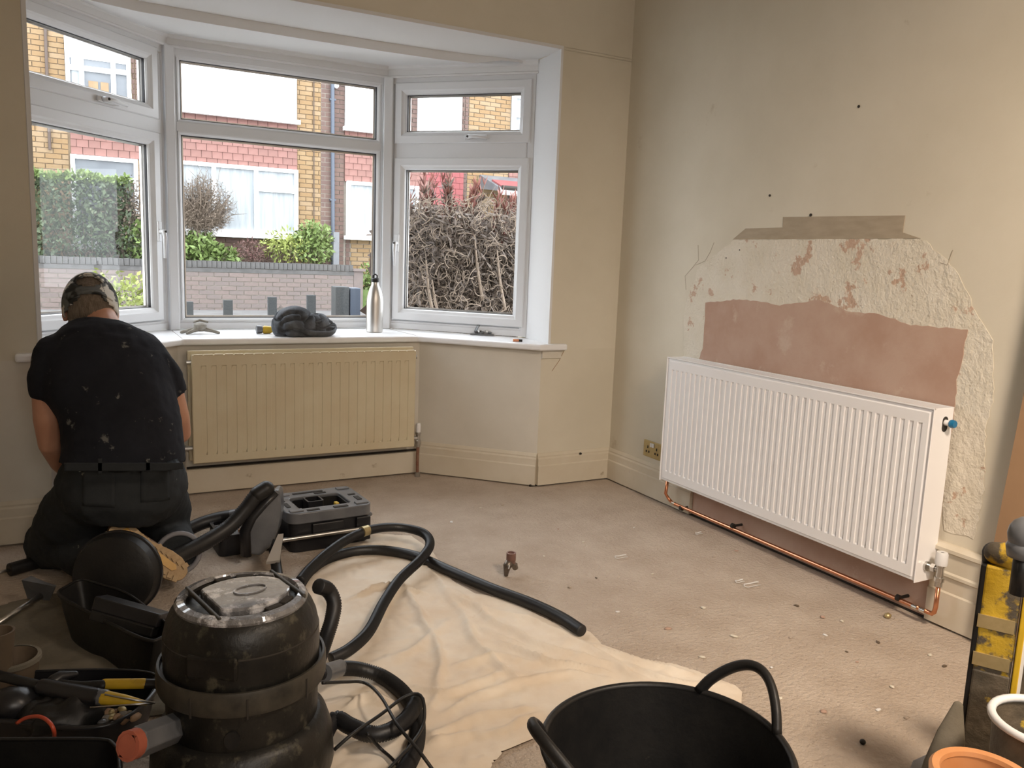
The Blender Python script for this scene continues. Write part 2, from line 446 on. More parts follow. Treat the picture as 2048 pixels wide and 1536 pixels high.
wr = MB().bx(X0, X0 + .25, YB - .2, Y0 + .4, 0, ZC).build('wall_right', M_wall); struct(wr, 'cream right-hand wall with stripped plaster patch')
struct(MB().bx(XL - .25, XL, YB - .2, Y0 + .3, 0, ZC).build('wall_left', M_wall), 'cream left wall outside the frame')
struct(MB().bx(XL - .25, X0 + .25, YB - .25, YB, 0, ZC).build('wall_back', M_wall), 'cream wall behind the camera')
struct(MB().bx(XL - .25, X0 + .25, YB - .25, Y0 + .3, ZC, ZC + .12).build('ceiling', M_white), 'white ceiling above the frame')
wf = MB()
wf.prism([(BXR + .012, Y0), (X0 + .25, Y0), (X0 + .25, Y0 + .42), (BXR + .05, Y0 + .42), (BXR + .037, Y0 + .30)], ZS - .03, ZB)
wf.prism([(BXL - .012, Y0), (XL - .25, Y0), (XL - .25, Y0 + .42), (-.44, Y0 + .42), (-.27, 3.82)], ZS - .03, ZB)
wf.bx(XL - .25, X0 + .25, Y0, Y0 + .3, ZB + .012, ZC)
wf.bx(BXR + .012, X0 + .25, Y0, Y0 + .3, ZB - .001, ZB + .013); wf.bx(XL - .25, BXL - .012, Y0, Y0 + .3, ZB - .001, ZB + .013)
wfo = wf.build('wall_front', M_wall); struct(wfo, 'cream window wall around the bay')
# dado walls below the sill
IN = [(-0.065, Y0), (0.43, 4.125), (1.65, 4.125), (2.135, Y0)]
OUT = [(-0.36, 4.02), (0.26, 4.74), (1.79, 4.74), (2.42, 4.02)]
struct(MB().prism([IN[0], IN[1], OUT[1], OUT[0], (XL - .25, 4.02), (XL - .25, Y0)], -.4, ZS - .03).build('wall_bay_left', M_wallw), 'pale dado wall at the left of the bay')
struct(MB().prism([IN[1], IN[2], OUT[2], OUT[1]], -.4, ZS - .03).build('wall_bay_centre', M_wallw), 'pale dado wall behind the cream radiator')
struct(MB().prism([IN[2], IN[3], OUT[3], OUT[2]], -.4, ZS - .03).build('wall_bay_right', M_wallw), 'pale angled dado wall right of the cream radiator')
struct(MB().prism([IN[3], (X0 + .25, Y0), (X0 + .25, 4.02), OUT[3]], -.4, ZS - .03).build('wall_front_lower', M_wall), 'cream pier between the bay and the room corner')
# white reveals, head of the opening and the dropped bay ceiling
tr = MB(); tr.prism([(BXR, Y0 - .003), (BXR + .028, Y0 + .30), (BXR + .045, Y0 + .30), (BXR + .013, Y0 - .003)], ZS - .005, ZB)
struct(tr.build('trim_1', M_white), 'white reveal lining at the right of the bay')
tr = MB(); tr.prism([(BXL, Y0 - .003), (-.245, 3.812), (-.262, 3.812), (BXL - .015, Y0 - .003)], ZS - .005, ZB)
struct(tr.build('trim_2', M_white), 'white reveal lining at the left of the bay')
CURVE = [(-.27, 3.80), (-.14, 3.93), (-.03, 3.985), (.12, 4.02), (.30, 4.045), (.6, 4.06), (1.0, 4.065), (1.4, 4.058), (1.7, 4.04), (1.88, 4.015), (2.02, 3.985), (2.14, 3.965), (2.2, 3.945)]
tr = MB(); tr.prism([(BXL - .013, Y0 - .003), (BXR + .013, Y0 - .003), (2.22, 4.1), (-.30, 4.1), (-.30, 3.80)], ZB, ZB + .016)
struct(tr.build('trim_3', M_white), 'white soffit at the head of the bay opening')
WIN = [(-.25, 3.809), (.455, 4.548), (1.602, 4.548), (2.196, 3.931)]
poly = CURVE + [(2.26, 4.0), (1.66, 4.66), (.39, 4.66), (-.33, 3.88)]


def dz(p):
    x, y = p
    if y > 4.3: return 2.218
    if y < 3.99 and (x > 2.0 or x < -.02): return 2.203
    return 2.172 + .02 * max(0, abs(x - 1.03) - .8) / .3


tr = MB(); tr.prism(poly, [dz(p) for p in poly], 2.30)
struct(tr.build('trim_4', M_white, smooth='auto'), 'white dropped bay ceiling with a curved front edge')
struct(MB().prism([(XL - .25, Y0 + .28), (X0 + .25, Y0 + .28), (X0 + .25, 4.05), (2.5, 4.05), (1.85, 4.8), (.2, 4.8), (-.44, 4.05), (XL - .25, 4.05)], 2.235, ZC + .1).build('wall_bay_head', M_white), 'bay roof above the window')

# ---------------------------------------------------------------- skirtings
PROF = [(0, .008), (.022, .008), (.022, .110), (.017, .116), (.017, .148), (.011, .156), (.012, .163), (.004, .177), (0, .177)]


def sweep(path, prof, name, m, label, inside=1):
    """profile (offset into room, z) swept along a floor path with mitres"""
    b = MB(); n = len(path); k = len(prof); vs = []
    P2 = [Vector((p[0], p[1])) for p in path]
    for i, p in enumerate(P2):
        d0 = (P2[i] - P2[i - 1]).normalized() if i else (P2[1] - P2[0]).normalized()
        d1 = (P2[i + 1] - P2[i]).normalized() if i < n - 1 else d0
        n0 = Vector((-d0.y, d0.x)) * inside; n1 = Vector((-d1.y, d1.x)) * inside
        mnorm = (n0 + n1).normalized(); sc = 1 / max(.3, mnorm.dot(n0))
        for o, z in prof: q = p + mnorm * o * sc; vs.append((q.x, q.y, z))
    fs = []
    for i in range(n - 1):
        for j in range(k): fs.append((i * k + j, i * k + (j + 1) % k, (i + 1) * k + (j + 1) % k, (i + 1) * k + j))
    fs += [tuple(range(k)), tuple(range((n - 1) * k, n * k))[::-1]]
    b.add(vs, fs)
    return struct(b.build(name, m), label)


sweep([IN[3], (X0, Y0)], PROF, 'baseboard_front', M_skirt, 'cream moulded skirting between bay and corner', inside=-1)
sweep([(1.66, 4.115), IN[3]], PROF, 'baseboard_bay_right', M_skirt, 'stained cream skirting on the angled bay wall', inside=-1)
sweep([(X0, Y0), (X0, 2.935)], PROF, 'baseboard_right', M_skirt, 'cream moulded skirting left of the white radiator', inside=-1)
sweep([(XL, Y0), IN[0]], PROF, 'baseboard_front_left', M_skirt, 'cream moulded skirting behind the kneeling man', inside=-1)
sweep([(-.065, Y0), (.42, 4.115)], PROF, 'baseboard_bay_left', M_skirt, 'cream skirting on the left bay wall', inside=-1)
yA = P(1857, 1228, x=X0).y
PR2 = [(0, .008), (.024, .008), (.024, .125), (.018, .130), (.018, .178), (.026, .184), (.026, .194), (.020, .200), (.020, .262), (.030, .268), (.030, .280), (.012, .292), (0, .292)]
sweep([(X0, yA), (X0, 0.9)], PR2, 'baseboard_right_near', M_skirt, 'stained stacked skirting right of the white radiator', inside=-1)
PR3 = [(0, .010), (.034, .010), (.034, .118), (.028, .124), (0, .124)]
sweep([(.44, 4.125), (1.64, 4.125)], PR3, 'baseboard_bay_centre', M_skirt, 'flat cream skirting board under the cream radiator', inside=-1)
b = MB()
b.bx(X0 - .004, X0 + .01, .9, Y0, -.01, .012); b.bx(2.1, X0, Y0 - .004, Y0 + .01, -.01, .012); b.bx(.44, 1.65, 4.119, 4.13, .12, .134)
struct(b.build('trim_5', M_dark), 'dark gap along the foot of the skirtings')

# ---------------------------------------------------------------- window sill board
sp = [(-.2, Y0 + .01), (-.2, 3.605), (-.035, 3.605), (.45, 4.095), (1.63, 4.095), (2.105, 3.605), (2.268, 3.605), (2.268, Y0 + .01), (BXR + .005, Y0 + .01), (2.205, 3.95), (1.61, 4.60), (.445, 4.60), (-.27, 3.83), (BXL - .005, Y0 + .01)]
sill = MB().prism(sp, ZS - .032, ZS).build('window_sill', M_sill, bevel=.009, seg=3, label='white tiled sill board running round the bay')
sill['kind'] = 'structure'
b = MB()
for (a, c) in (((.45, 4.095), (.445, 4.52)), ((1.63, 4.095), (1.61, 4.52))):
    b.tube([(a[0], a[1] + .01, ZS + .0002), (c[0], c[1], ZS + .0002)], .0012, 6)
struct(b.build('trim_6', M_mortar), 'thin joints across the sill board')
b = MB(); b.bx(2.135, 2.25, Y0 - .012, Y0 + .01, ZS - .075, ZS - .031); b.bx(-.18, -.065, Y0 - .012, Y0 + .01, ZS - .075, ZS - .031)
struct(b.build('trim_7', M_wallw), 'small painted blocks under the ends of the sill')


# ---------------------------------------------------------------- windows
def rect_sweep(b, O, e, nrm, s0, s1, z0, z1, prof):
    """closed moulding (inset, depth toward room) around a rectangle in the plane O + s*e"""
    k = len(prof); vs = []
    for (cs, cz, ds, dzz) in ((s0, z0, 1, 1), (s1, z0, -1, 1), (s1, z1, -1, -1), (s0, z1, 1, -1)):
        for i, d in prof:
            s = cs + ds * i; z = cz + dzz * i
            vs.append((O[0] + e[0] * s + nrm[0] * d, O[1] + e[1] * s + nrm[1] * d, z))
    fs = []
    for c in range(4):
        for j in range(k): fs.append((c * k + j, c * k + (j + 1) % k, ((c + 1) % 4) * k + (j + 1) % k, ((c + 1) % 4) * k + j))
    b.add(vs, fs)


def plane_box(b, O, e, nrm, s0, s1, z0, z1, d0, d1):
    vs = [(O[0] + e[0] * s + nrm[0] * d, O[1] + e[1] * s + nrm[1] * d, z) for z in (z0, z1) for d in (d0, d1) for s in (s0, s1)]
    b.add(vs, [(0, 1, 3, 2), (4, 6, 7, 5), (0, 4, 5, 1), (2, 3, 7, 6), (0, 2, 6, 4), (1, 5, 7, 3)])


def window(name, A, B, label, lights, ztr, handles):
    A = Vector(A); B = Vector(B); L = (B - A).length; e = (B - A) / L; nrm = Vector((e.y, -e.x))
    if nrm.dot(Vector((1.03, 3.2)) - A) < 0: nrm = -nrm
    w = empty(name, (A.x, A.y, ZS), label, kind='structure')
    z0, z1 = ZS + .005, 2.150
    b = MB(); rect_sweep(b, A, e, nrm, 0, L, z0, z1, [(0, -.07), (0, 0), (.030, 0), (.036, -.006), (.042, -.006), (.050, -.016), (.052, -.07)])
    plane_box(b, A, e, nrm, .04, L - .04, ztr[0], ztr[1], -.07, -.001)
    b.build('window_frame', M_upvc, w)
    for li in lights:
        s0, s1, a, c, sash = li
        if sash:
            b = MB(); rect_sweep(b, A, e, nrm, s0, s1, a, c, [(0, -.06), (0, .006), (.004, .010), (.040, .010), (.048, .002), (.060, -.004), (.064, -.012), (.064, -.06)])
            f = b.build('sash', M_upvc, w); g = .064
        else:
            b = MB(); rect_sweep(b, A, e, nrm, s0, s1, a, c, [(0, -.05), (0, -.002), (.006, -.004), (.016, -.014), (.018, -.05)])
            f = b.build('glazing_bead', M_upvc, w); g = .018
        b = MB(); rect_sweep(b, A, e, nrm, s0 + g - .002, s1 - g + .002, a + g - .002, c - g + .002, [(0, -.030), (0, -.016), (.004, -.018), (.004, -.030)])
        b.build('gasket', M_gasket, f)
        b = MB(); rect_sweep(b, A, e, nrm, s0 + g, s1 - g, a + g, c - g, [(0, -.046), (0, -.040), (.010, -.040), (.010, -.046)])
        b.build('spacer_bar', M_steel, f)
        b = MB(); vs = [(A.x + e.x * s - nrm.x * .034, A.y + e.y * s - nrm.y * .034, z) for s, z in ((s0 + g - .004, a + g - .004), (s1 - g + .004, a + g - .004), (s1 - g + .004, c - g + .004), (s0 + g - .004, c - g + .004))]
        b.add(vs, [(0, 1, 2, 3)]); b.build('pane', M_glass, f)
    for (s, z, horiz, flip) in handles:
        hb = MB(); d = .012
        if horiz: plane_box(hb, A, e, nrm, s - .03, s + .10, z - .013, z + .013, d, d + .012)
        else: plane_box(hb, A, e, nrm, s - .013, s + .013, z - .05, z + .05, d, d + .012)
        h = hb.build('handle', M_upvc, w, bevel=.004)
        lv = MB(); base = lambda ss, zz, dd: (A.x + e.x * ss + nrm.x * dd, A.y + e.y * ss + nrm.y * dd, zz)
        if horiz: lv.tube([base(s, z, d + .012), base(s, z, d + .032), base(s + flip * .03, z + .002, d + .038), base(s + flip * .12, z - .008, d + .034)], [.012, .012, .010, .006], 10)
        else: lv.tube([base(s, z, d + .012), base(s, z, d + .032), base(s, z - .03, d + .038), base(s, z - .13, d + .034)], [.012, .012, .010, .006], 10)
        lv.build('lever', M_upvc, h, smooth=True)
        k = MB(); k.tube([base(s, z, d + .036), base(s, z, d + .0445)], .006, 10); k.build('lock_button', M_dark, h)
    return w


LR = hypot(2.196 - 1.602, 3.931 - 4.548)
LL = hypot(-.25 - .455, 3.809 - 4.548)
window('window_1', WIN[0], WIN[1], 'left angled bay window, top light over a side-hung sash',
       [(.025, LL - .075, 1.795, 2.128, 1), (.025, LL - .075, .815, 1.730, 1)], (1.730, 1.795), [(LL - .455, 1.818, True, 1), (LL - .105, 1.255, False, 1)])
window('window_2', WIN[1], WIN[2], 'wide fixed centre window of the bay', [(.045, 1.102, 1.800, 2.118, 0), (.045, 1.102, .803, 1.756, 0)], (1.756, 1.800), [])
window('window_3', WIN[2], WIN[3], 'right angled bay window, top light over a side-hung sash',
       [(.045, LR - .020, 1.800, 2.125, 1), (.045, LR - .020, .815, 1.722, 1)], (1.722, 1.800), [(.50, 1.828, True, 1), (.075, 1.250, False, 1)])
# corner posts and stepped head trims
b = MB()
for cx_, cy_, a in ((.455, 4.535, .4), (1.602, 4.535, -.4)):
    R = Matrix.Rotation(a, 3, 'Z'); b.box((cx_, cy_ + .005, (ZS + 2.155) / 2), (.052, .055, 2.155 - ZS), R)
struct(b.build('trim_8', M_upvc, bevel=.006), 'white corner posts between the bay windows')
b = MB()
HP = [(-.01, 2.150), (.024, 2.150), (.024, 2.158), (.014, 2.164), (.014, 2.192), (.024, 2.198), (.028, 2.212), (.05, 2.222), (-.01, 2.222)]
WI = [Vector((-.26, 3.805)), Vector((.452, 4.555)), Vector((1.605, 4.555)), Vector((2.21, 3.922))]
tmp = sweep([tuple(p) for p in WI], HP, 'trim_10', M_white, 'stepped white moulding over the bay windows', inside=-1)


# ---------------------------------------------------------------- radiators
def flutes(origin, ux, un, L, H, n, mx, mz0, mz1, depth, duty, name, m, parent, border=.012, nz=7):
    """pressed radiator face: n vertical recessed slots. origin = lower-left-front, ux along, un outward"""
    o = Vector(origin); ux = Vector(ux); un = Vector(un)
    xs = [0.0, border * .5, border]; hx = [-.006, 0, 0]
    pitch = (L - 2 * mx) / n
    ts = (-.5, -.5 * duty - .02, -.5 * duty + .10, .5 * duty - .10, .5 * duty + .02, .5)
    for i in range(n):
        c = mx + pitch * (i + .5)
        for t in ts[:-1]:
            xs.append(c + t * pitch); hx.append(-depth if abs(t) < .5 * duty - .05 else 0)
    xs += [L - mx, L - border, L - border * .5, L]; hx += [0, 0, 0, -.006]
    cut = border
    zs = [0, border * .5, border, mz0, mz0 + depth * 1.2, H - mz1 - depth * 1.2, H - mz1, H - border, H - border * .5, H]
    zf = [0, 0, 0, 0, 1, 1, 0, 0, 0, 0]; ze = [-.006, 0, 0, 0, 0, 0, 0, 0, 0, -.006]
    b = MB(); vs = []
    for j, z in enumerate(zs):
        for i, x in enumerate(xs):
            h = hx[i] * zf[j] if hx[i] < -.0061 else hx[i]
            h = min(h, ze[j]) if ze[j] < 0 else h
            vs.append(o + ux * x + un * h + Vector((0, 0, z)))
    w = len(xs)
    b.add(vs, [(j * w + i, j * w + i + 1, (j + 1) * w + i + 1, (j + 1) * w + i) for j in range(len(zs) - 1) for i in range(w - 1)])
    return b.build(name, m, parent, smooth='auto', angle=25)


# white radiator on the right wall
RX, RY0, RY1, RZ0, RZ1 = 2.479, 1.672, 3.053, .157, .757
rad = empty('radiator', (RX + .05, (RY0 + RY1) / 2, RZ0), 'new white ribbed panel radiator on the stripped right wall', 'radiator')
flutes((RX, RY1 - .012, RZ0 + .012), (0, -1, 0), (-1, 0, 0), RY1 - RY0 - .024, .576, 40, .020, .042, .042, .019, .56, 'front_panel', M_rad, rad)
b = MB(); b.bx(RX + .004, RX + .018, RY0 + .004, RY1 - .004, RZ0 + .004, RZ1 - .006)
b.build('panel_body', M_rad, rad, bevel=.003)
b = MB(); b.bx(RX + .084, RX + .098, RY0 + .004, RY1 - .004, RZ0 + .004, RZ1 - .006); b.build('rear_panel', M_rad, rad, bevel=.003)
b = MB()
for yy in (RY1,): b.bx(RX - .002, RX + .100, yy - .004, yy, RZ0, RZ1)
b.build('side_panel', M_rad, rad, bevel=.0015)
# near end cap with an oval hole for the vent
yn = RY0; hx_, hz_ = RX + .060, RZ1 - .055
MB().bx(RX - .002, RX + .100, yn, yn + .004, RZ0, RZ1).build('side_panel', M_rad, rad, bevel=.0015)
b = MB(); b.extr([(hx_ + .014 * cos(a), hz_ + .014 * sin(a) + (.012 if sin(a) > 0 else -.012)) for a in [2 * pi * (k + .5) / 28 for k in range(28)]], 'y', yn - .0008, yn + .001)
b.build('vent_hole', M_dark, rad)
b = MB()
b.bx(RX - .001, RX + .004, RY0, RY1, RZ1 - .004, RZ1)
b.bx(RX + .0, RX + .008, RY0, RY1, RZ1 - .002, RZ1 + .001); b.bx(RX + .092, RX + .100, RY0, RY1, RZ1 - .004, RZ1 + .001)
for k in range(9): b.bx(RX + .012 + k * .009, RX + .016 + k * .009, RY0 + .004, RY1 - .004, RZ1 - .004, RZ1 - .001)
for k in range(28): yy = RY0 + .03 + k * (RY1 - RY0 - .06) / 27; b.bx(RX + .004, RX + .094, yy - .002, yy + .002, RZ1 - .005, RZ1 - .002)
b.build('top_grille', M_rad, rad)
b = MB(); b.tube([(RX + .060, RY0 + .02, hz_ + .006), (RX + .060, RY0 - .022, hz_ + .006)], .010, 16); pn = b.build('vent_pin', M_rad, rad, smooth='auto')
b = MB(); b.tube([(RX + .060, RY0 - .020, hz_ + .006), (RX + .060, RY0 - .026, hz_ + .006), (RX + .060, RY0 - .036, hz_ + .006)], [.013, .0145, .0115], 16); b.build('vent_cap', M_blue, pn, smooth='auto', label='bright blue plastic vent cap')
b = MB(); b.tube([(RX + .05, RY0 + .003, RZ0 + .055), (RX + .05, RY0 - .008, RZ0 + .055)], .017, 18); b.build('end_plug', M_chrome, rad, smooth='auto')
for yy in (RY0 + .25, RY1 - .25):
    b = MB(); b.bx(X0 - .022, X0, yy - .02, yy + .02, RZ0 + .06, RZ1 - .06); b.build('wall_bracket', M_steel, rad)
# valve
VX, VY = RX + .057, RY0 - .048
val = empty('radiator_valve', (VX, VY, RZ0), 'white-capped chrome valve at the near end of the white radiator', 'valve')
b = MB(); b.lathe([(.0, RZ0 - .002), (.012, RZ0 - .002), (.0125, RZ0 + .014), (.016, RZ0 + .016), (.016, RZ0 + .030), (.012, RZ0 + .032), (.012, RZ0 + .066), (.015, RZ0 + .068), (.015, RZ0 + .074), (0, RZ0 + .074)], (VX, VY, 0), 16)
b.tube([(VX, VY, RZ0 + .055), (VX, RY0 - .004, RZ0 + .055)], .010, 14); b.tube([(VX, VY + .016, RZ0 + .055), (VX, VY + .030, RZ0 + .055)], .015, 6)
b.build('valve_body', M_chrome, val, smooth='auto')
b = MB(); b.lathe([(.0, RZ0 + .072), (.019, RZ0 + .074), (.020, RZ0 + .080), (.0195, RZ0 + .112), (.017, RZ0 + .118), (.007, RZ0 + .118), (.006, RZ0 + .114), (0, RZ0 + .114)], (VX, VY, 0), 24)
b.build('valve_cap', M_white, val, smooth='auto')
b = MB(); b.lathe([(.0, RZ0 + .1145), (.005, RZ0 + .1145), (.005, RZ0 + .1165), (0, RZ0 + .1165)], (VX, VY, 0), 12); b.build('cap_screw', M_dark, val)
# copper pipe run
PX = X0 - .058
pz0 = .085
zl, zr = P(1345, 1006, x=PX).z, P(1850, 1222, x=PX).z
pts = [(VX, VY, RZ0 + .005), (VX, VY, zr + .03), (VX, VY + .003, zr + .012), (VX + .002, VY + .012, zr + .002), (VX + .006, VY + .035, zr)]
ye = P(1345, 1006, x=PX).y
pts += [(PX, VY + .10, zr), (PX, ye - .02, zl), (PX, ye + .010, zl + .004), (PX - .006, ye + .024, zl + .016), (PX - .02, ye + .032, zl + .04), (RX + .055, ye + .040, RZ0 + .02)]
pipe = empty('copper_pipe', (PX, (VY + ye) / 2, zr), 'bright copper pipe running along the wall under the white radiator', 'pipe')
MB().tube(pts, .0078, 12).build('pipe_run', M_copper, pipe, smooth=True)
for yy, z, r in ((VY + .045, zr, .0092), (VY + .075, zr, .0088), (ye - .01, zl, .0094)):
    MB().tube([(PX + (.0 if yy > VY + .1 else -.004), yy - .010, z), (PX + (.0 if yy > VY + .1 else -.004), yy + .010, z)], r, 12).build('solder_joint', M_solder, pipe, smooth='auto')
for u, v in ((1363, 1016), (1466, 1052), (1797, 1196)):
    q = P(u, v, x=PX); MB().tube([(PX, q.y - .007, q.z), (PX, q.y + .007, q.z)], .0120, 12).tube([(PX, q.y, q.z), (X0 + .002, q.y, q.z)], .0060, 8).build('pipe_clip', M_dark, pipe, smooth='auto')

# cream radiator in the bay
CX0, CX1, CZ0, CZ1, CY = .476, 1.585, .175, .694, 4.005
cr = empty('radiator', ((CX0 + CX1) / 2, CY + .04, CZ0), 'old cream ribbed radiator under the bay window', 'radiator')
flutes((CX0, CY, CZ0), (1, 0, 0), (0, -1, 0), CX1 - CX0, CZ1 - CZ0, 23, .030, .040, .052, .016, .46, 'front_panel', M_creamrad, cr, border=.008)
b = MB(); b.bx(CX0 + .002, CX1 - .002, CY + .003, CY + .012, CZ0 + .002, CZ1 - .002); b.build('panel_body', M_creamrad, cr)
b = MB(); b.bx(CX0 - .010, CX1 + .006, CY + .055, CY + .075, CZ0 + .004, CZ1 + .012); b.build('rear_panel', M_creamrad, cr, bevel=.004)
b = MB(); n = 23; pt = (CX1 - CX0 - .06) / n
for i in range(n + 1):
    c = CX0 + .03 + pt * i; b.bx(max(CX0 + .004, c - pt * .42), min(CX1 - .004, c + pt * .42), CY - .004, CY + .006, CZ1 - .004, CZ1 + .002)
b.build('top_seam', M_creamrad, cr, bevel=.0015)
for xx in (CX0 - .006, CX1 + .002):
    b = MB(); b.tube([(xx - .012, CY + .035, CZ1 - .04), (xx + .014, CY + .035, CZ1 - .04)], .009, 10); b.build('end_plug', M_chrome, cr, smooth='auto')
for xx in (CX0 + .2, CX1 - .24): MB().bx(xx, xx + .04, CY + .074, 4.122, CZ0 + .1, CZ1 - .1).build('wall_bracket', M_steel, cr)
cv = empty('radiator_valve', (CX1 + .032, CY + .03, 0), 'grey old valve on a rusty pipe at the right end of the cream radiator', 'valve')
vx, vy = CX1 + .034, CY + .035
b = MB(); b.lathe([(0, .165), (.013, .165), (.014, .180), (.017, .182), (.017, .200), (.012, .204), (.012, .232), (.016, .236), (.016, .246), (0, .246)], (vx, vy, 0), 14); b.tube([(CX1 - .01, vy, .215), (vx, vy, .215)], .010, 10)
b.build('valve_body', M_chrome, cv, smooth='auto')
b = MB(); b.lathe([(0, .246), (.013, .246), (.014, .285), (.011, .295), (0, .295)], (vx, vy, 0), 14); b.build('valve_cap', M_rad, cv, smooth='auto')
b = MB(); b.tube([(vx, vy, .17), (vx - .002, vy, .08), (vx, vy, .0)], .0085, 10); b.build('tail_pipe', mat('tarnished_copper', (.24, .11, .07, 1), (.33, .2, .14, 1), scale=20, rough=.5, metal=.5), cv, smooth='auto')
b = MB(); b.lathe([(.0, .0), (.016, .0), (.013, .022), (0, .03)], (vx, vy, 0), 12); b.build('pipe_collar', M_mortar, cv)
lv = MB(); lv.tube([(CX0 - .035, vy, .245), (CX0 + .01, vy, .245)], .011, 10); lv.tube([(CX0 - .035, vy, .26), (CX0 - .035, vy, 0)], .0085, 10)
cv2 = lv.build('radiator_valve', M_chrome, smooth='auto'); tag(cv2, 'dull valve and pipe at the left end of the cream radiator beside the man', 'valve')

# ---------------------------------------------------------------- double socket
so = empty('wall_socket', (X0, 3.298, .245), 'brass double plug socket between the corner and the white radiator', 'socket')
yc, zc = 3.262, .248
MB().bx(X0 - .008, X0 + .001, yc - .073, yc + .073, zc - .043, zc + .043).build('face_plate', M_brass, so, bevel=.003)
for k in (-1, 1):
    c = yc + k * .036
    b = MB(); b.bx(X0 - .0092, X0 - .007, c - .004, c + .004, zc + .002, zc + .016)
    b.bx(X0 - .0092, X0 - .007, c - .015, c - .006, zc - .020, zc - .009); b.bx(X0 - .0092, X0 - .007, c + .006, c + .015, zc - .020, zc - .009)
    b.build('pin_holes', M_dark, so)
    b = MB(); b.bx(X0 - .013, X0 - .007, yc + k * .0085 - .007, yc + k * .0085 + .007, zc + .014, zc + .034); b.build('switch', M_white, so, bevel=.001)

# ---------------------------------------------------------------- plaster patches on the right wall
def patch(name, px, m, th, jag=6, js=.006, label=None, off=0, seed=1):
    rnd = random.Random(seed); pts = []
    for i, p in enumerate(px):
        a = P(*p, x=X0); c = P(*px[(i + 1) % len(px)], x=X0); L = (c - a).length; n = max(1, int(L / .02)) if jag else 1
        for k in range(n):
            q = a.lerp(c, k / n); pts.append((q.y + (rnd.random() - .5) * 2 * js, q.z + (rnd.random() - .5) * 2 * js))
    b = MB(); b.extr(pts, 'x', X0 - th, X0 - off + .0005)
    o = b.build(name, m, wr)
    if label: o['label'] = label
    return o


patch('skim_patch', [(1470, 479), (1842, 477), (1895, 520), (1925, 560), (1945, 610), (1985, 680), (1988, 790), (1972, 860), (1968, 980), (1950, 1078), (1890, 1060), (1880, 850), (1390, 722), (1368, 716), (1366, 640), (1378, 585), (1398, 535)], M_skim, .002, js=.005, label='rough pale skim around the pink plaster', seed=3)
patch('plaster_patch', [(1412, 606), (1480, 598), (1560, 610), (1640, 600), (1700, 625), (1760, 628), (1822, 650), (1880, 655), (1936, 660), (1928, 710), (1915, 760), (1910, 820), (1907, 850), (1880, 960), (1850, 960), (1360, 850), (1398, 722), (1408, 690)], M_pink, .0035, js=.003, label='bare pink-brown plaster above the white radiator', seed=5)
b = MB(); y1 = P(1352, 1010, x=X0).y; zt_ = .30
b.bx(X0 - .006, X0 + .001, yA + .002, 2.932, .010, .62); o = b.build('plaster_patch', M_pink, wr); o['label'] = 'bare pink plaster strip under the white radiator where the skirting is gone'
patch('filler_patch', [(1466, 479), (1492, 457), (1566, 455), (1567, 434), (1811, 431), (1806, 465), (1842, 477)], M_tape, .0025, jag=0, js=0, label='grey-brown smooth filler band above the rough plaster')
for u, v, r in ((1540, 391, .005), (1622, 430, .006), (1718, 213, .005), (1453, 516, .003), (1480, 500, .003)):
    q = P(u, v, x=X0); MB().tube([(X0 - .0032, q.y, q.z), (X0 + .001, q.y, q.z)], r, 10).build('drill_hole', M_dark, wr)
for pl in ([(1396, 490), (1397, 520), (1385, 535), (1370, 552), (1372, 580)], [(1428, 485), (1420, 505), (1410, 522), (1392, 530)], [(1906, 500), (1895, 530), (1880, 525)]):
    MB().tube([P(u, v, x=X0 - .0028) for u, v in pl], .0009, 5).build('hairline_crack', M_tape, wr)
for pl in ([(1129, 700), (1118, 722), (1104, 742)],):
    MB().tube([P(u, v, y=Y0 - .001) for u, v in pl], .0014, 5).build('hairline_crack', M_board, wfo)
q = P(1161, 907, y=Y0 - .019); MB().tube([(q.x, Y0 - .024, q.z), (q.x, Y0 - .016, q.z)], .006, 8).build('drill_hole', M_dark, wfo)

# brown board leaning at the right edge of the picture
A_ = P(2048, 812, x=2.55); B_ = P(1990, 1100, x=2.55)
A2, B2 = A_ + (A_ - B_) * 1.6, B_ - (A_ - B_) * .55
bd = MB(); vs = []
for xx in (2.535, 2.553):
    for q in (A2, B2): vs.append((xx, q.y, q.z)); 
    vs.append((xx, B2.y - .75, B2.z)); vs.append((xx, A2.y - .75, A2.z))
bd.add(vs, [(0, 1, 2, 3), (7, 6, 5, 4), (0, 4, 5, 1), (1, 5, 6, 2), (2, 6, 7, 3), (3, 7, 4, 0)])
B2.z = 0
tag(bd.build('wooden_board', M_board), 'tall brown board leaning on the wall at the right edge', 'board')


# ================================================================= outside
GZ = -.35
YH = 14.6          # facade plane of the houses across the street
YW = 13.6          # garden wall
grd = MB(); grd.grid(lambda i, j: (-14 + 40 * i, 4.75 + 35 * j, GZ + (.55 * max(0, min(1, (4.75 + 35 * j - 8.0) / 5.0)))), 2, 100)
struct(grd.build('floor_outside', M_road), 'grey road and pavement outside the window')
g2 = MB(); g2.bx(-14, 26, YW + .1, YH + .3, -.2, .55); struct(g2.build('ground', M_grass), 'raised front garden behind the brick wall')


def hx(u, v): return P(u, v, y=YH).x
def hz(u, v): return P(u, v, y=YH).z


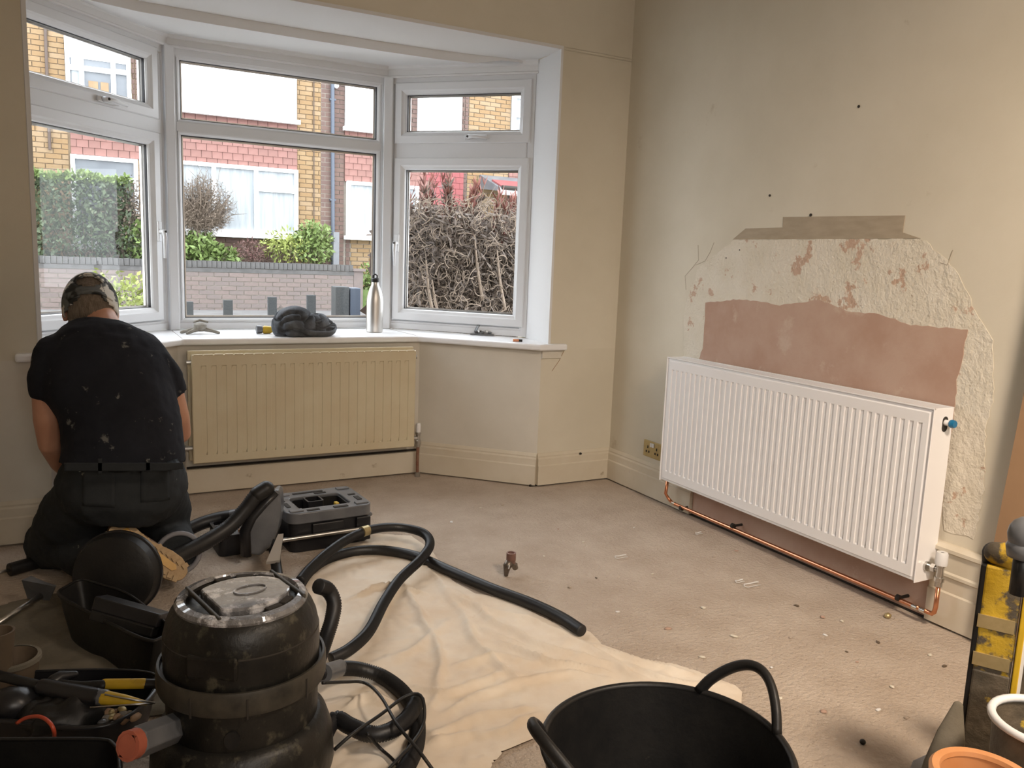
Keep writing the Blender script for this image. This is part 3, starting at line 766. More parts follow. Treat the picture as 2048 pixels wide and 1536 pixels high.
def house_window(h, x0, x1, z0, z1, cols, m, ml=None, sill=True, fr=.06, yf=None, panes=None):
    yf = yf or YH - .095
    b = MB(); b.bx(x0, x0 + fr, yf, yf + .10, z0, z1).bx(x1 - fr, x1, yf, yf + .10, z0, z1).bx(x0 + fr, x1 - fr, yf + .001, yf + .099, z0, z0 + fr).bx(x0 + fr, x1 - fr, yf + .001, yf + .099, z1 - fr, z1)
    cx = [x0] + [c[0] for c in cols] + [x1]
    for c in cols: b.bx(c[0] - fr * .55, c[0] + fr * .55, yf + .002, yf + .098, z0, z1)
    for i, tr_ in enumerate([None] + [c[1] for c in cols] if False else panes or []):
        for t in tr_: b.bx(cx[i], cx[i + 1], yf + .003, yf + .096, t - fr * .6, t + fr * .6)
    if sill: b.bx(x0 - .05, x1 + .05, yf - .05, yf + .05, z0 - .07, z0 - .001)
    w = b.build('window', M_panel, h)
    p = MB(); p.bx(x0 + .02, x1 - .02, yf + .05, yf + .055, z0 + .02, z1 - .02); p.build('pane', m, w)
    if ml: q = MB(); q.bx(x0 + .02, x1 - .02, yf + .09, yf + .1, z0 + .02, z1 - .02); q.build('curtain', ml, w)
    return w


def in_rects(x, z, rects, pad=.03):
    return any(a - pad < x < b + pad and c - pad < z < d + pad for a, b, c, d in rects)


def brickwork(h, x0, x1, z0, z1, zones, holes, view, y=YH, bw=.225, bh=.077, cap=300, seed=1, dy=.10):
    """bricks in running bond, cut to the colour zones and openings; the ones in view are parts, the rest is one joined part.
    zones: (x0, x1, z0, z1, kind), first match wins"""
    rnd = random.Random(seed)
    mats = {'y': M_ybrick, 'b': M_bbrick, 'g': M_gbrick}
    proto = {(k, i): box_mesh('brick', (1, 1, 1), m) for k, ms in mats.items() for i, m in enumerate(ms)}
    rest = MB(); pal = [m for ms in mats.values() for m in ms]; ind = 0; jt = .012
    cuts = sorted({q for zz in zones for q in zz[:2]} | {q for hh in holes for q in hh[:2]})
    for r in range(int((z1 - z0) / bh)):
        z = z0 + (r + .5) * bh; x = x0 - (bw / 2 if r % 2 else 0)
        while x < x1:
            segs = [max(x, x0)] + [q for q in cuts if x + .001 < q < x + bw - .001] + [min(x + bw, x1)]; x += bw
            for a, c in zip(segs, segs[1:]):
                if c - a < .035: continue
                m = (a + c) / 2
                if in_rects(m, z, holes, 0): continue
                k = next((zz[4] for zz in zones if zz[0] <= m <= zz[1] and zz[2] <= z <= zz[3]), None)
                if not k: continue
                i = int(rnd.random() * len(mats[k])) % len(mats[k]); yy = y + dy / 2 + (rnd.random() - .5) * .008; d = (c - a - jt, dy, bh - .011)
                if ind < cap and in_rects(m, z, view, 0):
                    copies('brick', proto[(k, i)], h, [((m, yy, z), None, d)]); ind += 1
                else:
                    rest.cur = pal.index(mats[k][i]); rest.box((m, yy, z), d)
    if rest.v: rest.build('brick', pal, h, kind='stuff')
    return ind


xa, xb_ = hx(46, 200), hx(666, 350)
# --- house A
tileA = (hx(141, 290), hx(594, 300), hz(362, 325), hz(362, 224))
wl1 = (hx(141, 330), hx(275, 330), hz(141, 309) - 1.35, hz(141, 309))
wl2 = (hx(330, 400), hx(594, 400), hz(594, 472), hz(594, 341))
wu1 = (hx(131, 150), hx(261, 150), hz(200, 232), hz(140, 74))
wu2 = (hx(345, 150), hx(591, 200), hz(591, 242), hz(591, 150) + .30)
HA = empty('terraced_house', ((xa + xb_) / 2, YH, GZ), 'yellow brick terraced house with red hung tiles and wide white windows, opposite the bay', 'house')
b = MB(); b.bx(-7, xb_, YH + .02, YH + .25, GZ, 6.2); b.build('wall', M_mortar2, HA)
b = MB(); b.bx(hx(642, 300), xb_, YH + .006, YH + .03, GZ, 6.2); b.build('light_mortar', M_mortar, HA)
xm_ = hx(642, 300)
zoneA = [(xm_, 99, -9, 99, 'b'), (hx(262, 150), hx(345, 150), hz(262, 225), 99, 'b'), (hx(340, 490), tileA[1] - .02, -9, wl2[2], 'b'), (-99, xm_, -9, 99, 'y')]
holesA = [tileA, wl1, wl2, wu1, wu2]
viewA = [(hx(594, 300), xb_, hz(600, 520), hz(640, 150)), (hx(48, 200), hx(141, 300), hz(100, 380), hz(100, 60)), (hx(262, 150), hx(292, 150), 3.0, 4.0)]
brickwork(HA, -5.0, xb_, 0.1, 5.6, zoneA, holesA, viewA, seed=3)
tm = [box_mesh('hung_tile', (.158, .022, .125), m) for m in M_tile + [M_redtile]]


def tiling(h, r, kinds, seed=4, redfrom=None):
    rnd = random.Random(seed); x0, x1, z0, z1 = r; nr = max(1, round((z1 - z0) / .112)); ph = (z1 - z0) / nr; nc = max(1, round((x1 - x0) / .165)); pw = (x1 - x0) / nc
    sp = []
    for j in range(nr):
        for i in range(nc + (j % 2)):
            x = x0 + pw * (i + .5 - (.5 if j % 2 else 0)); wsc = 1
            if x < x0 + .02: x = x0 + pw / 4; wsc = .5
            if x > x1 - .02: x = x1 - pw / 4; wsc = .5
            k = rnd.choice([0, 1]);
            if redfrom and x > redfrom: k = 2
            sp.append(((x, YH - .012, z0 + ph * (j + .5)), (radians(-5), 0, (rnd.random() - .5) * .02), (pw / .165 * wsc, 1, ph / .112), k))
    copies('hung_tile', tm, h, sp)
    b = MB(); b.bx(x0, x1, YH, YH + .03, z0, z1); b.build('tile_batten', M_bbrick[0], h)


tiling(HA, tileA, None)
house_window(HA, *wl1, [], M_dkroom, M_net, panes=[[hz(160, 350) - .03]])
house_window(HA, *wl2, [(hx(427, 400), 0), (hx(511, 400), 0)], M_net, panes=[[], [], [hz(550, 381)]])
xm1, xm2 = hx(163, 150), hx(226, 150)
house_window(HA, *wu1, [(xm1, 0), (xm2, 0)], M_dkroom, panes=[[hz(150, 137)], [hz(195, 142)], [hz(240, 146)]])
cur = MB(); cur.bx(wu1[0] + .08, xm1, YH - .052, YH - .048, wu1[2] + .05, wu1[3] - .1); cur.build('curtain', M_net, HA)
bl = MB(); bl.bx(wu1[0] + .06, wu1[1] - .06, YH - .058, YH - .054, wu1[3] - .30, wu1[3] - .06); bl.build('blind', M_panel, HA)
for u0, u1 in ((177, 196), (201, 217)):
    o = MB().bx(hx(u0, 175), hx(u1, 175), YH - .060, YH - .055, hz(190, 186), hz(190, 164)).build('paper_note', M_ybrick[2], HA)
house_window(HA, *wu2, [(hx(420, 150), 0), (hx(503, 170), 0)], M_panel, panes=[[hz(380, 178)], [], [hz(550, 190)]])
b = MB(); b.tube([(hx(92, 60), YH - .03, 5.6), (hx(100, 305), YH - .03, hz(100, 300))], .022, 8); b.build('vent_pipe', M_rust, HA)
b = MB(); b.tube([(hx(627, 200), YH - .012, 5.4), (hx(628, 400), YH - .012, .6)], .008, 6); b.build('cable', M_rust, HA)
b = MB(); b.tube([(hx(662, 180), YH - .05, 5.6), (hx(665, 490), YH - .05, .5)], .034, 10)
for v in (200, 300, 400): b.box((hx(664, v), YH - .03, hz(664, v)), (.10, .08, .03))
b.build('downpipe', M_pipe, HA)
b = MB(); b.blob((hx(671, 172), YH - .05, hz(671, 172)), (.045, .045, .05)); b.build('alarm_lamp', M_panel, HA)
b = MB(); b.bx(-7.2, xb_, YH - .35, YH + .3, 6.2, 6.35); b.build('eaves', M_panel, HA)

# --- house B
xc0 = xb_ + .001; xc1 = hx(1100, 300)
wbu = (hx(690, 200), hx(813, 200) - .18, hz(690, 254), hz(690, 150) + .5)
wbu2 = (hx(835, 220), hx(920, 220), hz(880, 262) - .1, hz(880, 170) + .6)
wbl = (hx(692, 400), hx(692, 400) + 1.35, hz(692, 471), hz(692, 362))
tb = (hx(689, 300), hx(850, 370) - .9, hz(692, 362), hz(692, 262))
tb2 = (hx(815, 370), hx(926, 370), hz(850, 408), hz(850, 300))
tb3 = (hx(1017, 350), hx(1100, 350), hz(1030, 364), hz(1030, 320))
wbr = (hx(1024, 200), hx(1090, 200), hz(1024, 300), hz(1024, 190))
HB = empty('terraced_house', ((xc0 + xc1) / 2, YH, GZ), 'neighbouring brown and yellow brick terraced house with bright red tiles and a lead porch roof', 'house')
b = MB(); b.bx(xc0, 16, YH + .02, YH + .25, GZ, 6.2); b.build('wall', M_mortar, HB)
xr1 = hx(938, 220)
zoneB = [(xr1, hx(1022, 220), -9, 99, 'y'), (hx(700, 480), 99, -9, wbl[2], 'y'), (hx(1060, 300), 99, -9, 99, 'y'), (-99, 99, -9, 99, 'b')]
tb = (tb[0], wbl[1] + .02, tb[2], tb[3])
holesB = [wbu, wbu2, wbl, tb, tb2, tb3, wbr]
viewB = [(xc0, hx(748, 300), hz(700, 540), hz(700, 160)), (hx(813, 220), hx(1024, 220), hz(880, 262) - .1, hz(880, 170)), (hx(938, 350), hx(1017, 350), hz(960, 390), hz(960, 330))]
brickwork(HB, xc0, 12.0, 0.1, 5.6, zoneB, holesB, viewB, seed=5)
tiling(HB, tb, None, 6); tiling(HB, tb2, None, 8, redfrom=hx(848, 370)); tiling(HB, tb3, None, 9, redfrom=0)
house_window(HB, *wbu, [], M_panel); house_window(HB, *wbu2, [], M_panel); house_window(HB, *wbl, [], M_net); house_window(HB, *wbr, [], M_net, panes=[[hz(1035, 232)]])
b = MB(); zz = hz(990, 352); x0, x1 = hx(958, 380), hx(1120, 380)
b.extr([(YH, zz), (YH, hz(990, 380)), (YH - .9, hz(990, 384) - .05), (YH - .9, hz(990, 384) + .0)], 'x', x0, x1); b.build('porch_roof', M_lead, HB)
b = MB(); b.extr([(YH - .42, zz - .15), (YH - .9, hz(990, 384) + .012), (YH - .9, hz(990, 384) + .03), (YH - .42, zz - .11)], 'x', x0 + .06, x1); b.build('porch_tiles', M_redtile, HB)
b = MB(); b.bx(x0, x1, YH - .93, YH - .88, hz(990, 396), hz(990, 384)); b.build('porch_fascia', M_panel, HB)
b = MB(); b.tube([(x0, YH - .97, hz(990, 383)), (x1, YH - .97, hz(990, 383))], .04, 8); b.build('gutter', M_dark, HB)
b = MB(); b.bx(xc0, 16, YH - .35, YH + .3, 6.2, 6.35); b.build('eaves', M_panel, HB)

# --- garden wall
ztop = P(400, 521, y=YW).z; zc = ztop - .105
gx0, gx1 = -3.2, P(708, 540, y=YW).x
GW = empty('garden_wall', ((gx0 + gx1) / 2, YW, 0), 'low brown brick garden wall with dark coping across the street', 'wall')
b = MB(); b.bx(gx0, gx1, YW + .012, YW + .2, -.2, zc); b.build('mortar', M_mortar, GW)
xv0 = P(60, 560, y=YW).x
vis = [(xv0, gx1 + .1, .15, zc + .1)]
brickwork(GW, gx0, gx1, zc - .07 * 14, zc, [(-99, 99, -9, 99, 'g')], [], vis, y=YW, bw=.225, bh=.07, cap=300, seed=9, dy=.1)
cm = box_mesh('coping_brick', (.066, .23, .10), M_cope); sp = []; rnd = random.Random(4)
x = gx0
while x < gx1: sp.append(((x, YW + .10, zc + .052 + (rnd.random() - .5) * .006), (0, (rnd.random() - .5) * .04, 0))); x += .073
copies('coping_brick', cm, GW, sp)
dk = MB(); dk.bx(gx0, gx1, YW - .004, YW + .01, zc - .068, zc - .004); dk.build('dark_course', M_cope, GW)
PB = MB(); PB.bx(gx1, gx1 + .16, YW, YW + .3, -.2, ztop - .10).bx(gx1 - .02, gx1 + .2, YW - .03, YW + .3, ztop - .10, ztop - .06).build('end_pier', M_gbrick[1], GW)
# grey perforated post behind the wall
q = P(672, 500, y=13.95); zt = P(672, 464, y=13.95).z
b = MB(); b.bx(q.x - .05, q.x + .05, 13.93, 13.97, .5, zt)
tag(b.build('metal_post', M_lead), 'grey metal post beside the blue-grey downpipe', 'post')


# ---------------------------------------------------------------- plants
def leaves(n, pos, size, aspect=.5, seed=1, droop=0):
    b = MB(); rnd = random.Random(seed); vs = []; fs = []
    for i in range(n):
        p, d = pos(rnd); s = size * (.6 + .8 * rnd.random())
        a = Vector((rnd.gauss(0, 1), rnd.gauss(0, 1), rnd.gauss(0, 1) - droop)).normalized()
        if d is not None: a = (a * .7 + d).normalized()
        c = a.cross(Vector((rnd.gauss(0, 1), rnd.gauss(0, 1), rnd.gauss(0, 1)))).normalized() * s * aspect * .5
        k = len(vs); vs += [p, p + a * s * .5 + c, p + a * s, p + a * s * .5 - c]; fs.append((k, k + 1, k + 2, k + 3))
    b.v = [tuple(q) for q in vs]; b.f = [list(f) for f in fs]; b.m = [0] * len(fs); return b


def ell_pos(c, r, shell=.55, flat=None):
    c = Vector(c)

    def f(rnd):
        while True:
            d = Vector((rnd.gauss(0, 1), rnd.gauss(0, 1), rnd.gauss(0, 1))).normalized()
            k = rnd.random() ** (1 - shell)
            k *= 1 + .14 * noise.noise(d * 3 + c)
            p = c + Vector((d.x * r[0] * k, d.y * r[1] * k, d.z * r[2] * k)); return p, d * .5
    return f


def box_pos(x0, x1, y0, y1, z0, z1):
    def f(rnd):
        x = x0 + (x1 - x0) * rnd.random(); y = y0 + (y1 - y0) * rnd.random() ** 1.3; zt = z1 + .07 * noise.noise(Vector((x * 2.5, 0, 0)))
        return Vector((x, y, z0 + (zt - z0) * rnd.random() ** .8)), Vector((0, -.3, .35))
    return f


def twigs(c, base, n, r, seed, m, name, parent, rad=.006, fork=3):
    b = MB(); rnd = random.Random(seed); c = Vector(c); base = Vector(base)
    for i in range(n):
        d = Vector((rnd.gauss(0, 1), rnd.gauss(0, .7), rnd.gauss(0, 1))).normalized(); e = c + Vector((d.x * r[0], d.y * r[1], d.z * r[2])) * (.7 + .35 * rnd.random())
        mid = base.lerp(e, .5) + Vector((rnd.gauss(0, .05), rnd.gauss(0, .05), rnd.gauss(0, .05)))
        b.tube([base + Vector((rnd.gauss(0, .03), 0, 0)), mid, e], [rad * 1.5, rad, rad * .4], 4, cap=False)
        for k in range(fork):
            t = mid.lerp(e, rnd.random()); q = t + (Vector((rnd.gauss(0, 1), rnd.gauss(0, 1), rnd.gauss(.3, 1))).normalized() * .22 * rnd.random() * r[0] * 2)
            b.tube([t, t.lerp(q, .5) + Vector((rnd.gauss(0, .015), 0, rnd.gauss(0, .015))), q], [rad * .6, rad * .5, rad * .3], 3, cap=False)
            w = q + Vector((rnd.gauss(0, .05), rnd.gauss(0, .05), rnd.gauss(.02, .05))); b.tube([t.lerp(q, .6), w], [rad * .4, rad * .25], 3, cap=False)
    return b.build(name, m, parent)


def px(u, v, y): return P(u, v, y=y)


yb = 14.18
hd = empty('hedge', (px(160, 430, yb).x, yb, .55), 'clipped dark green hedge with bright top growth behind the garden wall', 'hedge')
a, c = px(-10, 430, yb), px(262, 430, yb)
leaves(5200, box_pos(a.x, c.x, yb - .28, yb + .22, .62, px(100, 352, yb).z), .075, .5, 3).build('foliage', M_leafdk, hd)
leaves(1500, box_pos(a.x, c.x, yb - .28, yb + .2, px(100, 362, yb).z, px(100, 345, yb).z), .07, .5, 4).build('top_growth', M_leafhi, hd)
twigs((px(180, 440, yb).x, yb, 1.5), (px(180, 500, yb).x, yb, .55), 40, (.9, .3, .6), 5, M_twig, 'stem', hd)
h2 = empty('shrub', (px(265, 440, yb).x, yb, .55), 'brown thinning shrub between the dark hedge and the window mullion', 'shrub')
leaves(1700, ell_pos((px(255, 430, yb).x, yb, px(255, 430, yb).z), (.42, .3, .62), .4), .06, .4, 6).build('foliage', M_twig, h2)
leaves(900, ell_pos((px(250, 470, yb).x, yb, px(250, 470, yb).z), (.4, .3, .4), .4), .06, .5, 7).build('green_leaves', M_leafdk, h2)
twigs((px(255, 430, yb).x, yb, px(255, 430, yb).z), (px(250, 512, yb).x, yb, .55), 50, (.42, .3, .6), 8, M_twig, 'stem', h2)
q = px(405, 412, 14.1)
rb = empty('shrub', (q.x, 14.1, .55), 'round bare twiggy shrub in front of the wide ground-floor window', 'shrub')
twigs(q, (q.x - .06, 14.1, q.z - .30), 300, (.50, .26, .48), 11, M_twig, 'branches', rb, rad=.006, fork=5)
leaves(1200, ell_pos(q, (.46, .26, .44), .5), .04, .4, 12).build('buds', M_twig, rb)
MB().tube([(q.x - .06, 14.1, .5), (q.x - .06, 14.1, q.z - .28)], .03, 8).build('trunk', M_twig, rb)


def shrub(u, v, r, m, label, n=900, size=.08, y=14.12, seed=1, asp=.5):
    q = px(u, v, y); o = empty('shrub', (q.x, y, .5), label, 'shrub')
    leaves(n, ell_pos(q, r, .45), size, asp, seed).build('foliage', m, o)
    twigs(q, (q.x, y, .55), 22, (r[0] * .9, r[1], r[2] * .9), seed, M_twig, 'stem', o, rad=.004, fork=2)
    return o


shrub(278, 480, (.24, .25, .34), M_leafhi, 'light green shrub left of the window mullion above the wall', 700, .09, seed=21)
shrub(392, 500, (.42, .28, .26), M_leafhi, 'broad-leaved green shrub below the bare twiggy shrub', 1000, .10, seed=22)
shrub(440, 510, (.30, .22, .14), M_leafhi, 'low green plant at the foot of the wide window, above the wall', 500, .09, seed=23)
shrub(502, 503, (.32, .25, .20), M_leafrd, 'small maroon shrub above the middle of the garden wall', 800, .05, seed=24, asp=.3)
shrub(575, 492, (.45, .28, .28), M_leafye, 'airy yellow-green shrub beside the maroon one', 900, .07, seed=25, asp=.4)
shrub(628, 487, (.36, .3, .38), M_leafhi, 'tall bright green shrub next to the grey metal post', 1500, .08, seed=26)
shrub(738, 565, (.22, .25, .34), M_leafhi, 'green bush at the right end of the garden wall', 700, .07, y=14.0, seed=27)

# near yellow plant in the left pane
yp = 6.6; q = px(245, 620, yp)
pl = empty('plant', (q.x, yp, GZ), 'slender yellow-green plant just outside the left window', 'plant')
b = MB(); lf = []; rnd = random.Random(31)
for (u, v) in ((195, 548), (205, 560), (222, 575), (232, 570), (248, 552), (262, 556), (275, 560), (286, 572), (296, 578), (255, 590), (240, 600), (270, 600), (290, 605)):
    e = px(u, v, yp + rnd.uniform(-.1, .1)); s = Vector((px(255 + rnd.uniform(-25, 25), 640, yp).x, yp, GZ)); pts_ = spline([s, s.lerp(e, .6) + Vector((rnd.gauss(0, .03), 0, 0)), e], 8)
    b.tube(pts_, .0035, 5); lf += pts_[6:]
b.build('stem', M_leafye, pl)
leaves(1300, lambda r: (r.choice(lf) + Vector((r.gauss(0, .02), r.gauss(0, .02), r.gauss(0, .025))), Vector((0, 0, .4))), .042, .5, 32).build('foliage', M_leafye, pl)

# low fence of charcoal posts and two gate posts
yf = 7.6
fe = empty('front_fence', (px(500, 630, yf).x, yf, GZ), 'low charcoal picket fence outside the centre window', 'fence')
for u0, u1, vt in ((366, 387, 603), (447, 466, 600), (536, 554, 594), (614, 632, 590)):
    a, c = px(u0, 620, yf), px(u1, 620, yf); z = px((u0 + u1) / 2, vt, yf).z
    MB().bx(a.x, c.x, yf, yf + .03, GZ, z).build('picket', M_post, fe, bevel=.004)
MB().bx(px(330, 620, yf).x, px(700, 620, yf).x, yf + .03, yf + .06, GZ + .2, GZ + .28).bx(px(330, 620, yf).x, px(700, 620, yf).x, yf + .03, yf + .06, .3, .38).build('rail', M_post, fe)
a, c, z = px(668, 610, yf), px(696, 610, yf), px(680, 573, yf).z
tag(MB().bx(a.x, c.x - .004, yf - .05, yf + .10, GZ, z).build('gate_post', M_post, bevel=.006), 'speckled charcoal gate post at the right end of the picket fence', 'post')
a, c = px(697, 610, yf), px(718, 610, yf)
tag(MB().bx(a.x + .004, c.x, yf - .05, yf + .10, GZ, z - .01).build('gate_post', M_pipe, bevel=.006), 'bluish post right against the speckled charcoal gate post', 'post')
struct(MB().bx(-6, 14, yf - .15, yf + .2, GZ - .05, GZ + .05).build('trim_11', M_kerb), 'kerb under the fence')

# big withered bush outside the right window
yn_ = 6.1
nb = empty('bush', (px(925, 500, yn_).x, yn_, GZ), 'tall bush of withered brown leaves with red-tipped shoots outside the right window', 'bush')
rnd = random.Random(41); xl_, xr_ = px(782, 500, yn_).x, px(1085, 500, yn_).x
tops = [(795, 400), (822, 372), (838, 356), (850, 366), (872, 346), (886, 344), (902, 388), (925, 402), (946, 378), (962, 372), (985, 402), (1003, 396), (1020, 392), (1040, 400), (1065, 392), (1085, 400), (812, 392), (862, 362), (955, 382), (898, 372), (1012, 404), (932, 392)]
st = MB(); shoots = []
for i in range(46):
    u, v = tops[i % len(tops)]; u += rnd.uniform(-9, 9) * (i >= 22); v += rnd.uniform(4, 40) * (i >= 22)
    yy = yn_ + rnd.uniform(-.30, .35) * (1 if i >= 22 else .5); e = px(u, v, yn_); e.y = yy
    s = Vector((e.x + rnd.gauss(0, .22), yn_ + rnd.uniform(-.1, .2), GZ)); m1 = s.lerp(e, .35) + Vector((rnd.gauss(0, .10), rnd.gauss(0, .06), 0)); m2 = s.lerp(e, .7) + Vector((rnd.gauss(0, .06), rnd.gauss(0, .05), 0))
    pts_ = spline([s, m1, m2, e], 10); rr = [.012 - .0095 * k / (len(pts_) - 1) for k in range(len(pts_))]
    st.tube(pts_, rr, 5, cap=False); shoots.append(pts_)
for u, v0, v1 in ((868, 640, 520), (880, 640, 560), (965, 600, 470), (1010, 620, 500)):
    e = px(u - 16, v1, yn_ - .38); s = px(u, v0, yn_ - .38); st.tube(spline([s, s.lerp(e, .5) + Vector((-.01, 0, 0)), e], 8), [.016 - .0006 * k for k in range(17)], 7, cap=False)
for i in range(1500):
    u = rnd.uniform(785, 1080); v = rnd.uniform(400, 660); p = px(u, v, yn_ + rnd.uniform(-.46, .0)); a = rnd.uniform(0, 2 * pi)
    L = rnd.uniform(.05, .16); cv_ = rnd.gauss(0, .5); pts_ = []
    for k in range(6): pts_.append(p.copy()); p = p + Vector((cos(a), rnd.gauss(0, .3), sin(a))) * L / 5; a += cv_
    st.tube(pts_, [.0042, .004, .0036, .003, .0024, .0014], 3, cap=False)
st.build('branches', M_stemtan, nb, smooth=True)


def strap_leaves(n, pos, L, w, seed):
    b = MB(); rnd = random.Random(seed); vs = []; fs = []
    for i in range(n):
        p, d, cl = pos(rnd); l = L * rnd.uniform(.6, 1.2); a = (Vector((rnd.gauss(0, 1), rnd.gauss(0, 1), rnd.gauss(0, 1))).normalized() * .8 + d).normalized()
        sd = a.cross(Vector((rnd.gauss(0, 1), rnd.gauss(0, 1), rnd.gauss(0, 1)))).normalized(); nr = a.cross(sd); k = len(vs); ww = w * rnd.uniform(.6, 1.3)
        q = p
        for t, wd in ((0, .3), (.35, 1), (.7, .8), (1, .05)):
            vs += [q + sd * ww * wd * .5, q - sd * ww * wd * .5]; a = (a + nr * cl).normalized(); q = q + a * l * .34
        for j in range(3): fs.append((k + 2 * j, k + 2 * j + 1, k + 2 * j + 3, k + 2 * j + 2))
    b.v = [tuple(q) for q in vs]; b.f = [list(f) for f in fs]; b.m = [0] * len(fs); return b


zt0 = px(925, 428, yn_).z


def posA(r):
    x = xl_ + (xr_ - xl_) * r.random(); z = GZ + .6 + (zt0 + .05 * noise.noise(Vector((x * 5, 0, 0))) - GZ - .6) * r.random() ** .7
    return Vector((x, yn_ + r.uniform(-.40, .35), z)), Vector((0, -.2, -.1)), r.gauss(0, .5)


strap_leaves(9000, posA, .085, .015, 51).build('withered_leaves', M_deadleaf, nb)
strap_leaves(3600, lambda r: (lambda s: (s[r.randint(int(len(s) * .60), len(s) - 3)] + Vector((r.gauss(0, .01), r.gauss(0, .01), 0)), Vector((0, 0, .9)), r.gauss(0, .2)))(r.choice(shoots)), .085, .013, 52).build('upper_leaves', M_deadleaf, nb)
strap_leaves(1100, lambda r: (lambda s: (s[r.randint(int(len(s) * .80), len(s) - 1)], Vector((0, 0, 1.5)), r.gauss(0, .1)))(r.choice(shoots[:24])), .10, .014, 53).build('red_tips', M_redtip, nb)
core = MB(); core.bx(xl_, xr_, yn_ + .36, yn_ + .40, GZ, zt0 - .12); core = MB()
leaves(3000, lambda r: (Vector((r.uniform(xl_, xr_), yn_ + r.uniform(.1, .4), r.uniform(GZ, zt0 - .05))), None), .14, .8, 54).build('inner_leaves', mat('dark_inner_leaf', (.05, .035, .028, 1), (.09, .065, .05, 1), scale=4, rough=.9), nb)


# ================================================================= things in the room
def remesh(o, vox, sm=4, disp=0, dsize=.15):
    m = o.modifiers.new('remesh', 'REMESH'); m.mode = 'VOXEL'; m.voxel_size = vox; m.use_smooth_shade = True
    s = o.modifiers.new('smooth', 'SMOOTH'); s.iterations = sm; s.factor = .5
    if disp:
        t = bpy.data.textures.new(o.name + '_folds', 'CLOUDS'); t.noise_scale = dsize; t.noise_depth = 3
        d = o.modifiers.new('folds', 'DISPLACE'); d.texture = t; d.strength = disp; d.texture_coords = 'LOCAL'
    return o


# ---------------------------------------------------------------- the kneeling man
PXM = 1 / 590.0      # metres per photo pixel at his distance
man = empty('person', (.18, 3.1, 0), 'man kneeling with his back to us in black t-shirt, dark work trousers and camouflage cap', 'person')


def J(u, v, y): return P(u, v, y=y)


HC = J(181, 613, 3.37)
body = MB()
# head (tilted forward), neck, trunk core, arms and hands in one surface
Rh = Matrix.Rotation(radians(-28), 3, 'X')
body.blob(HC, (.078, .096, .112), 24, Rh)
fc = HC + Rh @ Vector((0, .095, -.045))
body.blob(fc + Vector((0, -.012, -.02)), (.052, .04, .06), 12, Rh)             # jaw and mouth
body.blob(HC + Rh @ Vector((0, .104, -.012)), (.013, .018, .022), 8, Rh)       # nose
for s in (-1, 1): body.blob(HC + Rh @ Vector((s * .034, .082, .018)), (.022, .014, .012), 8, Rh)   # brow and eye
for s in (-1, 1): body.blob(HC + Rh @ Vector((s * .083, .004, -.028)), (.011, .020, .032), 10, Rh)
body.tube([J(209, 672, 3.24), J(203, 648, 3.29), J(194, 628, 3.33)], [.072, .060, .058], 16, round_caps=True)
body.tube([J(207, 680, 3.24), J(212, 730, 3.19), J(235, 810, 3.12), J(247, 900, 3.07), J(248, 960, 3.07)], [.10, .17, .155, .155, .165], 20, ell=[.75] * 5, side=(1, 0, 0))
armL = [J(104, 712, 3.19), J(95, 770, 3.16), J(97, 840, 3.16), J(103, 888, 3.18), J(122, 925, 3.25), J(146, 952, 3.34)]
body.tube(armL, [.052, .050, .047, .042, .036, .026], 16, round_caps=True)
armR = [J(306, 722, 3.15), J(340, 775, 3.16), J(356, 835, 3.20), J(361, 866, 3.24), J(335, 890, 3.38), J(300, 905, 3.50)]
body.tube(armR, [.050, .043, .041, .038, .034, .024], 16, round_caps=True)


def hand(b, wrist, d, up, side, curl=1.0):
    """palm with four fingers and a thumb; d along the hand, up = back of hand, side = towards the thumb"""
    d = Vector(d).normalized(); up = Vector(up); up = (up - d * up.dot(d)).normalized(); sd = d.cross(up) * side
    w = Vector(wrist)
    b.tube([w, w + d * .035, w + d * .075, w + d * .09], [.024, .032, .036, .034], 12, ell=.5, side=sd, round_caps=True)
    for i, (o, L) in enumerate(((.027, .072), (.009, .080), (-.010, .074), (-.027, .058))):
        p = w + d * .08 + sd * o; a = d.copy(); pts_ = [p - d * .02, p]
        for k, f in enumerate((.45, .32, .23)):
            a = (Matrix.Rotation(-radians(32) * curl, 3, sd) @ a).normalized() if side > 0 else (Matrix.Rotation(radians(32) * curl, 3, sd) @ a).normalized()
            p = p + a * L * f; pts_.append(p)
        b.tube(pts_, [.0095, .0092, .0085, .0078, .0068], 8, round_caps=True)
    p = w + d * .025 + sd * .028; q = p + (sd * .7 + d * .6 - up * .25).normalized() * .035; r = q + (d * .9 + sd * .15 - up * .45).normalized() * .032
    b.tube([w + d * .015 + sd * .012, p, q, r], [.015, .013, .0108, .0088], 8, round_caps=True)


hand(body, armL[-1], (.35, .75, -.45), (-.5, -.3, .6), 1, 1.1)
hand(body, armR[-1], (-.4, .7, -.45), (.5, -.3, .6), -1, 1.1)
bo = body.build('body', M_skin, man, smooth=True); remesh(bo, .0055, 3)

